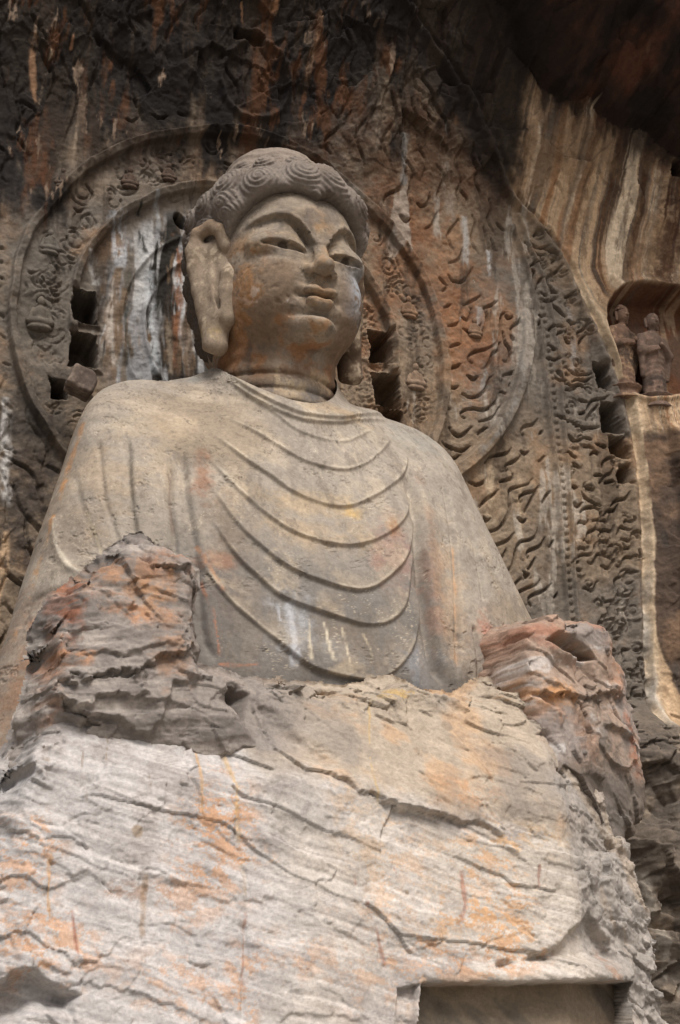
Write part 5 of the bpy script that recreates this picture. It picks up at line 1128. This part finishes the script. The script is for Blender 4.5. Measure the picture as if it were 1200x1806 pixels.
# ---------------------------------------------------------------- the two monks in the niche, the small carved figures of the halo
def monk_parts(kind):
    def body(P):
        x, y, z = P.T; ax = np.abs(x)
        d = smin(cone(np.stack([x, y * 1.35, z], 1), (0, 0, 0.02), (0, 0, 0.95), 0.27, 0.25), cone(np.stack([x, y * 1.3, z], 1), (0, 0, 0.85), (0, 0, 1.22), 0.26, 0.22), 0.08)
        d = np.maximum(d, -z)
        d = smin(d, cone(np.stack([ax, y, z], 1), (0.10, 0, 1.33), (0.27, 0.01, 1.24), 0.10, 0.10), 0.08)
        for s in (-1, 1):
            el = (s * 0.33, 0.10, 0.92); ha = (s * 0.05 + (0.10 if kind else -0.02), 0.27, 1.02 + 0.05 * s)
            d = smin(d, cone(P, (s * 0.28, 0.0, 1.24), el, 0.105, 0.10), 0.05); d = smin(d, cone(P, el, ha, 0.095, 0.055), 0.04)
            d = smin(d, cone(P, (s * 0.34, 0.08, 0.92), (s * 0.31, 0.03, 0.42), 0.075, 0.05), 0.05)
        d = smin(d, cone(P, (0, 0.02, 1.3), (0, 0.04, 1.5), 0.085, 0.08), 0.04)
        fr = sst(-0.05, 0.15, y)
        d = d + fr * 0.006 * np.cos((z + 0.9 * ax ** 2 * 1.6) * 2 * math.pi / 0.11) * sst(1.2, 1.0, z) * sst(0.28, 0.2, ax) + fr * 0.010 * np.cos(x * 55) * sst(0.55, 0.2, z)
        hd = ell(P, (0, 0.06, 1.65), (0.145, 0.155, 0.19))
        hd = smin(hd, cone(P, (0, 0.19, 1.70), (0, 0.225, 1.625), 0.02, 0.032), 0.03)
        hd = smin(hd, cone(np.stack([ax, y, z], 1), (0.025, 0.19, 1.565), (0.045, 0.185, 1.568), 0.018, 0.014), 0.01)
        hd = hd + 0.02 * np.exp(-((ax - 0.06) / 0.035) ** 2 - ((z - 1.68) / 0.022) ** 2) * sst(0.1, 0.15, y)
        hd = smin(hd, cone(np.stack([ax, y, z], 1), (0.15, 0.03, 1.70), (0.145, 0.04, 1.52), 0.03, 0.028), 0.015)
        d = smin(d, hd, 0.03)
        return d
    def hairf(P):
        d = np.abs(ell(P, (0, 0.045, 1.67), (0.158, 0.162, 0.195))) - 0.012
        d = smax(d, -(P[:, 2] - 1.72 - 0.25 * np.minimum(P[:, 1] - 0.1, 0.1)), 0.02)
        return smin(d, ell(P, (0, 0.02, 1.86), (0.075, 0.075, 0.06)), 0.03)
    def ped(P):
        x, y, z = P.T; r = np.hypot(x, y)
        d = smax(r - 0.33 - 0.04 * np.cos(z * 20) , np.abs(z + 0.16) - 0.15, 0.02)
        return d - 0.004 * np.cos(np.arctan2(x, y) * 12)
    return body, hairf, ped
def stone_cols(V, base, dark, light, seed):
    a, b = fbm3(V, 2.4, 4, seed, 0.6), fbm3(V, 9, 4, seed + 5, 0.6)
    K = np.zeros_like(V); K[:] = base; K = mixc(K, dark, sst(0, 0.5, a)); K = mixc(K, light, sst(0.2, 0.6, b + 0.3 * fbm3(V * np.array([1, 1, 0.2]), 6, 3, seed + 9)) * 0.6); return K
def monk(name, px, py, scale, yaw, kind, label, base, dark, light):
    p0 = at_fn(px, py, cliff_base, 0.5)
    p = p0 + np.array([0, 0.34, 0])
    root = empty(name, p); root.rotation_euler = (0, 0, yaw); root.scale = (scale,) * 3
    tag(root, label, 'statue', 'standing monk statues in the wall niche')
    body, hairf, ped = monk_parts(kind)
    loc = lambda V: np.stack([V[:, 0], -V[:, 1], V[:, 2]], 1)
    for nm, fn, lo, hi in (('body', body, (-0.6, -0.5, -0.04), (0.6, 0.5, 1.95)), ('hair', hairf, (-0.3, -0.3, 1.5), (0.3, 0.35, 2.0)), ('pedestal', ped, (-0.6, -0.6, -0.36), (0.6, 0.6, 0.04))):
        if nm == 'hair' and not kind: continue
        V, Qm = surface_net(fn, lo, hi, 0.028, 1)
        V = V + normals(V, Qm) * (0.008 * fbm3(V, 7, 3, 91 + kind))[:, None]
        o = link(nm, mesh_from(nm, loc(V), Qm[:, ::-1], stone_cols(V, base, dark, light, 95 + kind)), M_WALL, root)
    return root
monk('monk_statue', 1117, 674, 1.02, math.radians(14), 1, 'standing monk statue with a topknot, on a round pedestal in the wall niche', lin(118, 94, 78), lin(92, 76, 64), lin(168, 138, 108))
monk('monk_statue', 1172, 690, 1.05, math.radians(6), 0, 'standing bald monk statue in a faded red robe, beside the topknot monk in the niche', lin(108, 90, 78), lin(82, 70, 62), lin(142, 116, 100))

def seated_sd(P):
    x, y, z = P.T; ax = np.abs(x); A = np.stack([ax, y, z], 1)
    d = ell(P, (0, 0.02, 0.04), (0.20, 0.13, 0.07))
    d = smin(d, cone(A, (0.17, 0.06, 0.14), (0.0, 0.11, 0.13), 0.06, 0.055), 0.03)
    d = smin(d, cone(P, (0, 0, 0.14), (0, 0, 0.34), 0.11, 0.10), 0.04)
    d = smin(d, cone(A, (0.11, 0.01, 0.35), (0.155, 0.05, 0.2), 0.045, 0.04), 0.03)
    d = smin(d, ell(P, (0, 0.03, 0.50), (0.068, 0.075, 0.088)), 0.03)
    return smin(d, ell(P, (0, 0.01, 0.585), (0.035, 0.04, 0.03)), 0.02)
V, Qs = surface_net(seated_sd, (-0.3, -0.2, -0.06), (0.3, 0.25, 0.66), 0.022, 1)
Vl = np.stack([V[:, 0], -V[:, 1], V[:, 2]], 1)
for k, (a, b, s, c) in enumerate([(735, 668, 1.0, lin(126, 106, 88)), (722, 540, 0.85, lin(124, 98, 76)), (72, 560, 1.15, lin(98, 90, 80)), (90, 428, 0.9, lin(92, 86, 78)), (112, 312, 0.75, lin(80, 68, 58)), (232, 312, 0.8, lin(76, 62, 52)), (838, 575, 0.75, lin(120, 96, 76)), (300, 300, 0.7, lin(74, 60, 50))]):
    p = PW(a, b); K = stone_cols(V, c, c * 0.75, c * 1.35, 110 + k)
    par = halo if k != 6 else mandorla
    o = link('seated_figure', mesh_from('seated_figure', Vl, Qs[:, ::-1], K), M_WALL, par); o.location = (p[0], p[1] + 0.05, p[2] - 0.25); o.scale = (s,) * 3
